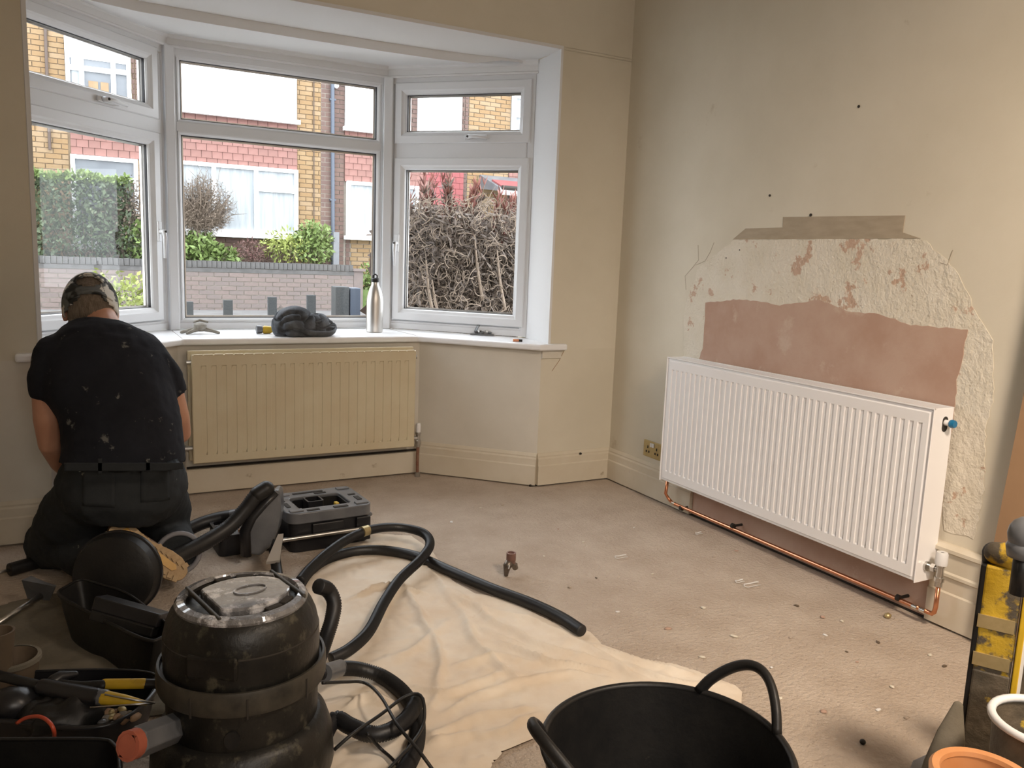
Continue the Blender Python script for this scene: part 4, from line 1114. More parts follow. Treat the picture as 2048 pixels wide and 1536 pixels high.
shirt = MB()
tp = [(209, 660, 3.285, 46, .80), (206, 670, 3.265, 78, .80), (204, 690, 3.24, 106, .76), (211, 722, 3.20, 122, .76), (219, 765, 3.15, 124, .80), (238, 812, 3.11, 112, .88), (247, 860, 3.08, 112, .92), (249, 900, 3.06, 114, .94), (248, 924, 3.055, 117, .94)]
shirt.tube([J(a, b_, c) for a, b_, c, d, e in tp], [d * PXM for a, b_, c, d, e in tp], 28, ell=[e for a, b_, c, d, e in tp], side=(1, 0, 0))
shirt.tube([J(130, 700, 3.22), J(104, 716, 3.19), J(95, 755, 3.165), J(94, 797, 3.16)], [.060, .064, .060, .056], 20)
shirt.blob(J(112, 706, 3.2), (.066, .06, .064), 14); shirt.blob(J(135, 690, 3.22), (.07, .06, .05), 14); shirt.blob(J(270, 690, 3.2), (.07, .06, .05), 14)
shirt.tube([J(285, 705, 3.18), J(310, 728, 3.15), J(334, 757, 3.155), J(349, 787, 3.17)], [.060, .062, .056, .050], 20)
shirt.blob(J(300, 716, 3.16), (.060, .06, .058), 14)
so_ = shirt.build('tshirt', M_shirt, man, smooth=True); remesh(so_, .0085, 4, disp=.016, dsize=.09)
c = MB(); c.tube([J(209, 657, 3.285) + Vector((.066 * cos(t), .056 * sin(t), .012 * sin(t) + .004)) for t in [2 * pi * k / 24 for k in range(25)]], .006, 8, cap=False)
c.build('collar', M_shirt, man, smooth=True)

tr_ = MB()
tr_.tube([J(246, 912, 3.07), J(247, 930, 3.07), J(246, 965, 3.08), J(240, 1000, 3.10)], [106 * PXM, 116 * PXM, 127 * PXM, 116 * PXM], 28, ell=[.92, .93, .95, .95], side=(1, 0, 0))
tr_.blob(J(196, 985, 3.02), (.115, .13, .11), 16); tr_.blob(J(292, 982, 3.02), (.115, .13, .11), 16)
tr_.tube([J(188, 985, 3.10), J(142, 1040, 3.22), J(108, 1088, 3.33), J(98, 1106, 3.38)], [.125, .115, .090, .075], 20, round_caps=True)
tr_.tube([J(300, 982, 3.10), J(322, 1020, 3.25), J(325, 1050, 3.42)], [.120, .110, .088], 20, round_caps=True)
kl = J(100, 1112, 3.36); kl.z = .085
al = Vector((.05, 3.05, .085))
tr_.tube([kl, kl.lerp(al, .5) + Vector((0, 0, .02)), al], [.085, .082, .07], 18, round_caps=True)
kr = Vector((J(325, 1050, 3.42).x, 3.42, .085)); ar = J(356, 1106, 3.02); ar.z = max(.085, ar.z)
tr_.tube([kr, kr.lerp(ar, .5) + Vector((0, 0, .015)), ar], [.082, .080, .072], 18)
to = tr_.build('trousers', M_trouser, man, smooth=True); remesh(to, .010, 4, disp=.018, dsize=.07)
def wrapped(name, u0, u1, v0, v1, y, th, m=None):
    b = MB(); b.grid(lambda i, j: tuple(J(u0 + (u1 - u0) * i, v0 + (v1 - v0) * j, y)), max(6, int((u1 - u0) / 7)), 8)
    o = b.build(name, m or M_trouser, man, smooth=True); sw = o.modifiers.new('wrap', 'SHRINKWRAP'); sw.target = to; sw.wrap_method = 'PROJECT'; sw.use_negative_direction = True; sw.use_positive_direction = True
    sw.use_project_y = True; sw.use_project_x = sw.use_project_z = False; sw.offset = .008 if name == 'belt_loop' else .003; sd = o.modifiers.new('solid', 'SOLIDIFY'); sd.thickness = th; return o


wrapped('back_pocket', 165, 232, 962, 1030, 2.8, .004); wrapped('back_pocket', 286, 348, 955, 1020, 2.8, .004)
wrapped('waistband', 128, 366, 926, 942, 2.8, .004)
wrapped('belt_loop', 292, 300, 918, 948, 2.8, .006); wrapped('belt_loop', 196, 204, 918, 948, 2.8, .006)
# trouser cuff and boots
cf = MB(); cc = ar + (ar - kr).normalized() * .004; dr = (ar - kr).normalized(); u_ = dr.cross(Vector((0, 0, 1))).normalized(); w_ = u_.cross(dr)
cf.tube([cc + u_ * cos(t) * .073 + w_ * sin(t) * .073 for t in [2 * pi * k / 28 for k in range(29)]], .009, 8, cap=False)
cf.build('cuff', mat('grey_cuff_band', (.22, .22, .24, 1), rough=.7), man, smooth=True)


def boot(name, heel, toe, nrm, label):
    """sole between heel and toe points, outward sole normal nrm"""
    h = Vector(heel); t = Vector(toe); e = (t - h).normalized(); L = (t - h).length; n = Vector(nrm); n = (n - e * n.dot(e)).normalized(); s = e.cross(n)
    prof = [(-.0, .0), (.004, .020), (.02, .033), (.05, .036), (.09, .031), (.13, .029), (.17, .036), (.21, .044), (.25, .044), (.28, .034), (.297, .016), (.300, 0)]
    k = L / .30; out = [(a * k, w) for a, w in prof] + [(a * k, -w) for a, w in prof[-2:0:-1]]
    b = MB(); N = len(out); vs = [h + e * a + s * w + n * 0 for a, w in out] + [h + e * a + s * w * .97 - n * .024 for a, w in out]
    b.add(vs, [tuple(range(N)), tuple(range(N, 2 * N))[::-1]] + [(i, i + N, (i + 1) % N + N, (i + 1) % N) for i in range(N)])
    bt = b.build('boot_sole', M_sole, man, bevel=.003)
    for i in range(13):
        a = (.012 + .022 * i) * k; wd = .034 if i < 3 else (.024 if i < 7 else .036)
        for sg in (-1, 1):
            R = Matrix((e, s, n)).transposed(); ang = Matrix.Rotation(sg * .35, 3, n)
            MB().box(h + e * a + s * sg * wd * .74 + n * .003, (.015, .020, .009), ang @ R).build('tread_block', M_sole, bt)
    for a0, a1, wd in ((.035, .085, .018), (.17, .26, .013)):
        b = MB(); q = [(a0, 0), (a0 + .008, wd), (a1 - .01, wd * .9), (a1, 0), (a1 - .01, -wd * .9), (a0 + .008, -wd)]
        vs = [h + e * (a * k) + s * w + n * dd for dd in (.001, .0045) for a, w in q]
        b.add(vs, [tuple(range(6)), tuple(range(6, 12))] + [(i, (i + 1) % 6, (i + 1) % 6 + 6, i + 6) for i in range(6)]); b.build('sole_insert', M_solee, bt)
    up = MB(); m = h + e * .05 * k - n * .05
    up.tube([h + e * .035 * k - n * .05, h + e * .11 * k - n * .052, h + e * .19 * k - n * .048, h + e * .262 * k - n * .038], [.040, .043, .046, .030], 16, round_caps=True)
    up.tube([h + e * .055 * k - n * .05, h + e * .045 * k - n * .12], [.044, .046], 16)
    u = up.build('boot_upper', M_leather, man, smooth=True); remesh(u, .006, 3)


hR = J(226, 1048, 2.955); tR = J(371, 1153, 2.89); tR.z = max(.012, tR.z)
boot('boot', hR, tR, (.10, -.86, .42), None)
boot('boot', (.075, 3.02, .10), (.06, 2.93, .02), (0, -.9, .4), None)
# hair and cap
hair = MB(); vs = []; n1, n2 = 40, 20


def capdir(i, j):
    a = 2 * pi * i / n1; b_ = pi * j / n2; return Vector((sin(b_) * cos(a), sin(b_) * sin(a), cos(b_)))


def head_shell(k, cond, rough=0):
    b = MB(); vs = []; fs = []
    for j in range(n2 + 1):
        for i in range(n1):
            d = capdir(i, j); q = Vector((d.x * (.078 + k), d.y * (.096 + k), d.z * (.112 + k))) * (1 + rough * noise.noise(d * 9))
            vs.append(HC + Rh @ q)
    for j in range(n2):
        for i in range(n1):
            c_ = (capdir(i, j) + capdir(i + 1, j + 1)) * .5
            if cond(c_): fs.append((j * n1 + i, j * n1 + (i + 1) % n1, (j + 1) * n1 + (i + 1) % n1, (j + 1) * n1 + i))
    used = sorted({q for f in fs for q in f}); mp = {q: r for r, q in enumerate(used)}
    b.v = [tuple(vs[q]) for q in used]; b.f = [[mp[q] for q in f] for f in fs]; b.m = [0] * len(fs); return b


n1, n2 = 64, 40
ho = head_shell(.006, lambda d: d.z > -.62 and (d.y < .15 or d.z > .3) and not (d.z < .1 and abs(d.x) > .86), .03).build('hair', M_hair, man, smooth=True, solid=.006)
lk = MB(); rnd = random.Random(2)
for i in range(150):
    a = rnd.uniform(-1.0, 1.0); zl_ = rnd.uniform(-.50, -.62); d = Vector((sin(a), -cos(a), 0)); q = lambda z, k: HC + Rh @ Vector((d.x * (.078 + k) * math.sqrt(max(0, 1 - z * z)), d.y * (.096 + k) * math.sqrt(max(0, 1 - z * z)), z * .115))
    lk.tube([q(-.2, .008), q(-.45, .012), q(zl_ - .03, .012 + rnd.uniform(0, .006))], [.0035, .003, .001], 4, cap=False)
lk.build('hair_ends', M_hair, man)


def capcond(d):
    rim = .02 - .55 * max(0, abs(d.x) - .25) if d.y < 0 else -.05 - .15 * (1 - abs(d.x))
    if d.y < .3 and ((d.x + .05) / .46) ** 2 + ((d.z - .44) / .20) ** 2 < 1 and d.y < 0: return False
    return d.z > rim


co = head_shell(.014, capcond).build('cap', M_camo, man, smooth=True, solid=.004)
b = MB(); b.tube([HC + Rh @ Vector((x_, -(.098 + .016) * math.sqrt(max(0, 1 - (x_ / .092) ** 2)), .012 + .5 * abs(x_) * -.5)) for x_ in [-.07 + .01 * k for k in range(15)]], .008, 8, ell=.5)
b.build('cap_strap', M_camo, co, smooth=True)
b = MB(); b.tube([HC + Rh @ Vector(((-.05 + .47 * cos(t)) * .094, -.115 * math.sqrt(max(.1, 1 - (.47 * cos(t)) ** 2 - .2)), (.44 + .205 * sin(t)) * .127)) for t in [pi * k / 14 for k in range(15)]], .0035, 6)
b.build('cap_opening_edge', M_camo, co, smooth=True)
b = MB(); b.grid(lambda i, j: tuple(HC + Rh @ Vector(((i - .5) * .15 * (1 - .3 * j), .095 + .065 * j * (1 - .8 * (i - .5) ** 2), -.0 - .012 * j - .03 * (2 * i - 1) ** 2))), 12, 6)
b.build('cap_peak', M_camo, co, smooth=True, solid=.004)
# white sheet he holds in front of himself
q0, q1 = J(104, 985, 3.46), J(175, 850, 3.46)
tag(MB().bx(q0.x, q1.x + .25, 3.50, 3.505, max(.02, q0.z - .06), q1.z).build('white_panel', M_white), 'white panel in front of the kneeling man, glimpsed past his left arm', 'panel')

# ---------------------------------------------------------------- things on the sill
Zs = ZS
q = P(749, 664, z=Zs)
bt = empty('water_bottle', q, 'brushed steel water bottle with black cap on the window sill', 'bottle')
hb = P(749, 548, y=q.y).z - Zs
k = hb / .30
pr = [(0, 0), (.036, 0), (.040, .004), (.040, .155), (.039, .175), (.033, .205), (.024, .232), (.017, .245), (.0155, .262), (0, .262)]
MB().lathe([(r * k * 1.08, z * k) for r, z in pr], q, 32).build('bottle_body', M_steel, bt, smooth='auto')
cpp = MB(); cpp.lathe([(0, .258 * k), (.020 * k, .258 * k), (.0205 * k, .262 * k), (.0205 * k, .276 * k), (.014 * k, .280 * k), (0, .280 * k)], q, 24)
cpo = cpp.build('bottle_cap', M_rubber, bt, smooth='auto')
MB().tube([q + Vector((-.010 * k + .0, 0, .279 * k)), q + Vector((-.011 * k, 0, .292 * k)), q + Vector((0, 0, .299 * k)), q + Vector((.011 * k, 0, .292 * k)), q + Vector((.010 * k, 0, .279 * k))], .0042, 8).build('carry_loop', M_rubber, cpo, smooth=True)


def cloth_blob(name, c, r, m, label, cat, seed, fold=.35, R=None):
    b = MB(); n = 64; mm = 40; c = Vector(c); vs = []; fs = []
    for j in range(mm + 1):
        for i in range(n):
            a = 2 * pi * i / n; be = pi * j / mm; d = Vector((sin(be) * cos(a), sin(be) * sin(a), cos(be)))
            w = d + Vector((noise.noise(d * 1.2 + Vector((seed, 0, 0))), noise.noise(d * 1.2 + Vector((0, seed, 0))), noise.noise(d * 1.2 + Vector((0, 0, seed))))) * .7
            f = 1.12 - (1 - min(1, abs(noise.noise(w * 1.6 + Vector((seed, seed, 0)))) * 3.2)) ** 2 * fold * 1.6
            p = Vector((d.x * r[0], d.y * r[1], d.z * r[2])) * f
            p = (R @ p) if R is not None else p; q_ = c + p; q_.z = max(q_.z, c.z - r[2] * .55); vs.append(q_)
    for j in range(mm):
        for i in range(n): fs.append((j * n + i, j * n + (i + 1) % n, (j + 1) * n + (i + 1) % n, (j + 1) * n + i))
    b.add(vs, fs); return b


q = P(612, 673, z=Zs); q.y += .04
M_denim = mat('dark_grey_cap_cloth', (.035, .038, .045, 1), (.13, .14, .155, 1), scale=9, rough=.9, bump=.3, bscale=120)
cp = empty('flat_cap', q, 'crumpled dark grey cloth cap on the sill left of the steel bottle', 'cap')
b = cloth_blob('c', (q.x - .045, q.y, Zs + .052), (.105, .085, .090), M_denim, '', '', 3, .22); b.build('crown', M_denim, cp, smooth=True)
b = cloth_blob('c', (q.x + .065, q.y + .01, Zs + .042), (.095, .075, .066), M_denim, '', '', 8, .25); b.build('lining', M_denim, cp, smooth=True)
b = MB(); pts_ = [Vector((q.x - .12, q.y - .02, Zs + .03)), Vector((q.x - .05, q.y - .075, Zs + .035)), Vector((q.x + .04, q.y - .085, Zs + .018)), Vector((q.x + .13, q.y - .06, Zs + .02)), Vector((q.x + .15, q.y - .0, Zs + .05)), Vector((q.x + .07, q.y - .04, Zs + .07)), Vector((q.x - .02, q.y - .06, Zs + .055))]
b.tube(resample(spline(pts_, 10), .008), .010, 8, ell=1.8); b.build('brim_band', M_denim, cp, smooth=True)

q = P(535, 668, z=Zs); q.y += .02
to_ = empty('torch', q, 'small grey torch with a yellow collar beside the crumpled cloth cap', 'torch')
MB().tube([q + Vector((-.052, 0, .022)), q + Vector((-.022, 0, .022))], [.022, .020], 20).build('lamp_head', M_greyplastic, to_, smooth='auto', bevel=.003)
MB().tube([q + Vector((-.022, 0, .020)), q + Vector((-.012, 0, .020)), q + Vector((.018, 0, .020)), q + Vector((.035, 0, .020))], [.015, .021, .019, .012], 16).build('collar', M_yellow, to_, smooth='auto')
MB().tube([q + Vector((.033, 0, .020)), q + Vector((.075, 0, .020))], .010, 12).build('grip', M_rubber, to_, smooth='auto')

q = P(402, 668, z=Zs); q.y += .02
wg = empty('wing_valve', q, 'dusty grey cast fitting with three splayed arms at the left end of the sill', 'fitting')
M_cast = mat('dusty_cast_metal', (.22, .20, .17, 1), (.34, .32, .28, 1), scale=40, rough=.7, metal=.3, bump=.4)
b = MB(); b.lathe([(0, .012), (.018, .012), (.020, .02), (.030, .026), (.031, .046), (.022, .054), (0, .056)], q, 18); b.build('hub', M_cast, wg, smooth='auto')
for a in (-.4, 2.9, -2.4): MB().tube([q + Vector((cos(a) * .02, sin(a) * .02, .024)), q + Vector((cos(a) * .055, sin(a) * .045, .016)), q + Vector((cos(a) * .09, sin(a) * .06, .006))], [.012, .009, .007], 10, round_caps=True).build('arm', M_cast, wg, smooth=True)
MB().tube([q + Vector((-.03, .02, .055)), q + Vector((0, .02, .066)), q + Vector((.04, .01, .056))], [.004, .006, .005], 8).build('lever', M_cast, wg, smooth=True)

q = P(962, 670, z=Zs)
kn = empty('hinge_bracket', q, 'crumpled grey metal bits with a clear clip on the sill under the right window', 'bracket')
b = MB(); b.prism([(q.x - .055, q.y + .03), (q.x - .01, q.y + .02), (q.x + .06, q.y - .045), (q.x + .05, q.y - .06), (q.x - .02, q.y - .03), (q.x - .06, q.y + .015)], Zs + .001, Zs + .008); b.build('base_plate', M_lead, kn, bevel=.002)
b = MB(); b.tube([q + Vector((-.03, .02, .012)), q + Vector((-.012, .01, .055)), q + Vector((.0, .005, .06))], [.006, .008, .005], 8); b.build('clip', M_film, kn, smooth=True)
for k in range(5): MB().box(q + Vector((-.025 + .015 * k, .01 - .012 * k, .016 + .006 * (k % 2))), (.022, .012, .010), Matrix.Rotation(.5 * k, 3, 'Z') @ Matrix.Rotation(.4, 3, 'X')).build('metal_tab', M_chrome if k % 2 else M_lead, kn, bevel=.001)
q = P(1034, 683, z=Zs)
bb = empty('battery', q, 'small brown-ended battery lying at the right end of the sill', 'battery')
MB().tube([q + Vector((-.022, .004, .007)), q + Vector((.005, -.012, .007))], .007, 12).build('copper_end', M_copper, bb, smooth='auto')
MB().tube([q + Vector((.005, -.012, .007)), q + Vector((.02, -.022, .007))], .007, 12).build('dark_end', M_rubber, bb, smooth='auto')
q = P(583, 660, z=Zs + .001); q.y += .16
fm = MB(); fm.add([q + Vector(p) for p in ((-.05, 0, .0), (.10, 0, .0), (.02, .005, .075), (-.02, .0, .125), (-.045, 0, .10))], [(0, 1, 2), (0, 2, 3), (0, 3, 4)])
tag(fm.build('plastic_bag', M_film, solid=.001), 'scrap of clear plastic film standing behind the crumpled cloth cap', 'bag')


# ---------------------------------------------------------------- hoses
HOSE_PTS = []


def hose(b, pts, r, pitch=.0055, amp=.09, n=14, sub=8):
    c = resample(spline([Vector(p) for p in pts], sub), pitch * .5); b.tube(c, [r * (1 + (amp if i % 2 else -amp)) for i in range(len(c))], n)
    HOSE_PTS.extend((p, r) for p in c[::3]); return c


def PP(lst): return [P(u, v, z=z) for u, v, z in lst]


# thick hoses behind and over the open black case
h1 = empty('vacuum_hose', P(400, 1060, z=.05), 'smooth black hose curving from behind the man to the black case', 'hose')
b = MB(); hose(b, [P(u, v, y=y) for u, v, y in ((330, 1098, 3.30), (362, 1068, 3.38), (400, 1048, 3.42), (440, 1036, 3.42), (466, 1032, 3.40))], .027, amp=.02); b.build('hose_pipe', M_hose, h1, smooth=True)
b = MB(); b.tube([P(462, 1033, y=3.402), P(480, 1030, y=3.39)], .029, 18); b.build('hose_cuff', M_greyplastic, h1, smooth='auto')
h2_ = empty('vacuum_hose', P(440, 1070, z=.1), 'thick ribbed black hose rising over the open lid of the black case', 'hose')
b = MB(); cc = hose(b, [P(u, v, y=y) for u, v, y in ((345, 1118, 2.95), (372, 1104, 2.98), (415, 1082, 3.02), (460, 1052, 3.05), (492, 1018, 3.06), (512, 992, 3.06), (532, 978, 3.06))], .028, pitch=.008, amp=.05); b.build('hose_pipe', M_hose, h2_, smooth=True)
b = MB(); b.tube(cc[-10:], .031, 18, round_caps=True); b.build('hose_end', M_rubber, h2_, smooth=True)
# long hose A from the drum vacuum, looping up
VC = Vector((.300, 1.742, 0)); VSC = (.87, .87, 1.09)
hA = empty('vacuum_hose', P(800, 1200, z=.05), 'ribbed black hose looping from the drum vacuum over the dust sheet', 'hose')
b = MB(); hose(b, PP([(662, 1318, .04), (700, 1298, .045), (738, 1262, .045), (768, 1205, .045), (800, 1158, .045), (842, 1118, .06), (860, 1088, .07), (846, 1066, .08), (800, 1055, .09), (748, 1058, .10), (700, 1076, .09), (655, 1106, .07), (620, 1138, .05), (600, 1162, .04)]), .0175, pitch=.0060, amp=.07); b.build('hose_pipe', M_hose, hA, smooth=True)
b = MB(); b.tube([P(736, 1060, z=.10), P(724, 1064, z=.10)], .0205, 16); b.build('tape_band', M_brass, hA, smooth='auto')
hB = empty('vacuum_hose', P(950, 1170, z=.02), 'long straight-running black hose lying across the dust sheet onto the bare floor', 'hose')
b = MB(); hose(b, PP([(596, 1176, .024), (616, 1146, .024), (650, 1120, .024), (700, 1104, .024), (760, 1100, .024), (830, 1112, .024), (900, 1142, .024), (980, 1176, .024), (1060, 1206, .024), (1120, 1234, .024), (1164, 1262, .024)]), .019, pitch=.0065, amp=.05); b.build('hose_pipe', M_hose, hB, smooth=True)
hC = empty('vacuum_hose', P(780, 1400, z=.03), 'dusty ribbed hose coiled on the dust sheet right of the drum vacuum', 'hose')
b = MB(); hose(b, PP([(640, 1346, .10), (672, 1338, .08), (715, 1338, .05), (762, 1352, .03), (805, 1384, .028), (832, 1430, .028), (832, 1490, .028), (806, 1545, .028), (770, 1580, .028), (700, 1590, .03), (650, 1560, .045), (640, 1500, .05), (668, 1440, .062), (700, 1452, .062), (740, 1468, .062), (780, 1462, .062), (815, 1436, .062), (835, 1400, .066)]), .019, pitch=.0062, amp=.09); b.build('hose_pipe', M_hose, hC, smooth=True)
b = MB(); b.tube(PP([(648, 1347, .10), (680, 1336, .072)]), [.024, .023], 18); b.build('hose_cuff', M_greyplastic, hC, smooth='auto')
hD = empty('vacuum_hose', P(665, 1200, z=.2), 'short grey-black hose stub behind the dome of the drum vacuum', 'hose')
b = MB(); hose(b, [P(636, 1172, y=1.95), P(656, 1180, y=1.97), P(668, 1205, y=1.96), P(664, 1238, y=1.94), P(654, 1270, y=1.93), P(640, 1310, y=1.93), P(628, 1350, y=1.94)], .019, amp=.06); b.build('hose_pipe', M_hose, hD, smooth=True)
ca = empty('power_cable', P(780, 1440, z=.03), 'thin black power cable looping over the coiled hose', 'cable')
b = MB()
b.tube(resample(spline(PP([(645, 1366, .12), (690, 1364, .09), (730, 1366, .07), (762, 1394, .085), (795, 1450, .095), (838, 1502, .07), (880, 1560, .03)]), 10), .01), .0042, 8)
b.build('cable_run', M_rubber, ca, smooth=True)
ca2 = empty('power_cable', P(760, 1440, z=.03), 'second black cable crossing under the first beside the vacuum', 'cable')
b = MB(); b.tube(resample(spline(PP([(668, 1500, .06), (705, 1468, .085), (760, 1430, .09), (806, 1396, .095), (836, 1388, .10), (848, 1408, .09), (846, 1450, .06), (820, 1492, .06), (785, 1530, .05), (740, 1580, .03)]), 10), .01), .0042, 8)
b.tube(resample(spline(PP([(735, 1468, .085), (760, 1496, .03), (790, 1524, .02), (830, 1580, .01)]), 8), .01), .0042, 8)
b.build('cable_run', M_rubber, ca2, smooth=True)

# ---------------------------------------------------------------- drum vacuum
vc = empty('drum_vacuum', VC, 'large grimy black drum vacuum cleaner with scuffed grey top, in front', 'vacuum')
b = MB(); b.lathe([(.0, .03), (.19, .03), (.216, .035), (.224, .06), (.220, .12), (.205, .155), (.186, .168), (.0, .168)], VC, 56); b.build('base_ring', M_vac, vc, smooth='auto')
b = MB(); b.lathe([(.178, .14), (.182, .17), (.184, .25), (.184, .262), (.0, .262)], VC, 56); b.build('drum', M_vac, vc, smooth='auto')
b = MB(); b.lathe([(.184, .246), (.200, .246), (.203, .252), (.203, .286), (.200, .293), (.194, .293), (.192, .283), (.180, .283)], VC, 64); b.build('clamp_rim', M_vacrim, vc, smooth='auto')
for a in (-2.35, -1.70, -.95, .3, 1.4, 2.5):
    R = Matrix.Rotation(a, 3, 'Z'); MB().box(VC + R @ Vector((.2032, 0, .262)), (.003, .004, .04), R).build('rim_slot', M_dark, vc)
b = MB(); b.lathe([(.186, .280), (.187, .325), (.185, .350), (.179, .374), (.169, .393), (.156, .406), (.142, .411), (.138, .404), (.0, .404)], VC, 64); b.build('motor_dome', M_vac, vc, smooth='auto')
b = MB(); b.lathe([(.133, .402), (.156, .402), (.158, .410), (.152, .417), (.136, .420), (.131, .414)], VC + Vector((0, 0, .0)), 56)
b.build('handle_ring', M_greyplastic if False else M_vactop, vc, smooth='auto')
b = MB(); R20 = Matrix.Rotation(radians(12), 3, 'Z'); oval = []
for k in range(40):
    a = 2 * pi * k / 40; p = R20 @ Vector((max(-.080, min(.112, .118 * cos(a))), .098 * sin(a), 0)); oval.append((VC.x + p.x, VC.y + p.y))
b.prism(oval, .402, .422); b.build('top_plate', M_vactop, vc, bevel=.005)
b = MB(); e2 = [];
for k in range(40):
    a = 2 * pi * k / 40; p = R20 @ Vector((.020 + .040 * cos(a), .026 * sin(a), 0)); e2.append(VC + Vector((p.x, p.y, .4225)))
b.tube(e2 + [e2[0]], .0025, 6, cap=False); b.build('embossed_oval', M_vactop, vc, smooth=True)
for s in (-1, 1):
    b = MB(); c_ = R20 @ Vector((-.098 if s < 0 else .118, 0, 0)); b.box(VC + c_ + Vector((0, 0, .417)), (.009, .225 if s < 0 else .20, .009), R20); b.build('grip_bar', M_vacrim, vc, bevel=.003)
for a in (.9, 1.35, 1.8, -1.1, -.7):
    R = Matrix.Rotation(a, 3, 'Z'); MB().box(VC + R @ Vector((.118, 0, .415)), (.018, .042, .008), R).build('vent_slot', M_dark, vc, bevel=.002)
b = MB(); b.lathe([(.1845, .352), (.1858, .350), (.1845, .347)], VC, 64); b.build('dome_seam', M_dark, vc)
b = MB(); R = Matrix.Rotation(radians(-122), 3, 'Z'); b.box(VC + R @ Vector((.176, 0, .335)), (.02, .12, .045), R); b.build('switch_panel', M_vac, vc, bevel=.006)
b = MB(); a = radians(-108); b.tube([VC + Vector((cos(a) * .180, sin(a) * .180, .195)), VC + Vector((cos(a) * .187, sin(a) * .187, .195))], .018, 18); b.build('drain_plug', M_rubber, vc, smooth='auto')
unS = lambda p: VC + Vector(((p.x - VC.x) / VSC[0], (p.y - VC.y) / VSC[1], p.z / VSC[2]))
d0 = unS(P(334, 1462, y=1.66)); d1 = unS(P(272, 1486, y=1.58))
b = MB(); b.tube([d0 + (d0 - d1) * .4, d1], .030, 6); b.build('inlet_arm', M_greyplastic, vc, bevel=.003)
b = MB(); e = (d1 - d0).normalized(); b.tube([d1, d1 + e * .03, d1 + e * .032, d1 + e * .012], [.027, .0275, .021, .018], 14); b.build('red_cap', M_redcap, vc, smooth='auto', label='faded red plastic inlet cap')
vc.scale = VSC
for a in (-2.2, -.6, 1.0, 2.6): MB().tube([VC + Vector((cos(a) * .18, sin(a) * .18, .022)) + Vector((-.012, 0, 0)), VC + Vector((cos(a) * .18, sin(a) * .18, .022)) + Vector((.012, 0, 0))], .022, 14).build('castor', M_rubber, vc, smooth='auto')

# ---------------------------------------------------------------- black open tool box
def L2(u, v, z): p = P(u, v, z=z); return p


bx0 = P(583, 1108, z=.004); bx1 = P(742, 1083, z=.004); e = (bx1 - bx0).normalized(); n_ = Vector((-e.y, e.x, 0)); Wd, Dp, Ht = (bx1 - bx0).length + .02, .30, .165
tb_ = empty('tool_box', (bx0 + bx1) / 2 + n_ * Dp / 2, 'open black plastic tool box with organiser tray on the floor by the cream radiator', 'toolbox')
Rb = Matrix((e, n_, Vector((0, 0, 1)))).transposed(); O = Vector((bx0.x, bx0.y, 0)) - e * .01


def rr(x0, x1, y0, y1, r, n=6):
    out = []
    for cx_, cy_, a0 in ((x1 - r, y0 + r, -pi / 2), (x1 - r, y1 - r, 0), (x0 + r, y1 - r, pi / 2), (x0 + r, y0 + r, pi)):
        for k in range(n + 1): a = a0 + pi / 2 * k / n; out.append((cx_ + r * cos(a), cy_ + r * sin(a)))
    return out


def ringbox(b, outer, inner, z0, z1, O, R, floor_z=None):
    """walls between an outer and an inner outline (same count), optional floor"""
    n = len(outer); T = lambda p, z: O + R @ Vector((p[0], p[1], z))
    vs = [T(p, z0) for p in outer] + [T(p, z1) for p in outer] + [T(p, z1) for p in inner] + [T(p, floor_z if floor_z is not None else z0) for p in inner]
    fs = []
    for i in range(n):
        j = (i + 1) % n; fs += [(i, j, j + n, i + n), (i + n, j + n, j + 2 * n, i + 2 * n), (i + 2 * n, j + 2 * n, j + 3 * n, i + 3 * n)]
        if floor_z is None: fs.append((i + 3 * n, j + 3 * n, j, i))
    if floor_z is not None: fs += [tuple(range(n))[::-1], tuple(range(3 * n, 4 * n))]
    b.add(vs, fs)


b = MB(); ringbox(b, rr(.01, Wd - .01, .01, Dp - .01, .035), rr(.02, Wd - .02, .02, Dp - .02, .03), .002, Ht - .04, O, Rb, .05); b.build('box_body', M_plastic, tb_, smooth='auto')
b = MB(); ringbox(b, rr(0, Wd, 0, Dp, .045), rr(.060, Wd - .075, .060, Dp - .085, .02), Ht - .045, Ht, O, Rb); b.build('tray_rim', M_greyplastic, tb_, bevel=.004, smooth='auto')
b = MB(); ringbox(b, rr(.066, Wd - .078, .064, Dp - .088, .018), rr(.070, Wd - .082, .068, Dp - .092, .016), .06, Ht - .01, O, Rb, .065); b.build('inner_well', M_plastic, tb_, smooth='auto')
b = MB(); ringbox(b, rr(.115, Wd - .17, .120, Dp - .105, .01), rr(.121, Wd - .176, .126, Dp - .111, .008), .08, Ht + .004, O, Rb, .085); b.build('lift_out_bin', M_plastic, tb_, smooth='auto')
for (x_, y_, w1, d1_) in ((Wd * .30, .025, .05, .016), (Wd * .62, .022, .06, .018), (.028, Dp * .4, .016, .06), (.028, Dp * .62, .014, .03), (Wd - .035, Dp * .55, .03, .014), (Wd * .45, Dp - .035, .13, .014), (Wd * .58, Dp - .060, .05, .014), (Wd - .03, Dp * .35, .02, .05)):
    MB().box(O + Rb @ Vector((x_, y_, Ht)), (w1, d1_, .006), Rb).build('recess', M_dark, tb_)
for (x_, y_) in ((.02, .02), (Wd - .06, .022), (.03, Dp - .05), (Wd - .06, Dp - .05)):
    MB().box(O + Rb @ Vector((x_ + .02, y_ + .015, Ht + .002)), (.055, .03, .008), Rb).build('corner_lug', M_greyplastic, tb_, bevel=.003)
b = MB(); b.box(O + Rb @ Vector((Wd * .45, .0, Ht * .55)), (.13, .012, .05), Rb); b.build('latch', M_plastic, tb_, bevel=.004)
b = MB(); b.box(O + Rb @ Vector((Wd * .87, -.003, Ht * .42)), (.06, .014, .10), Rb); b.build('side_clip', M_plastic, tb_, bevel=.004)
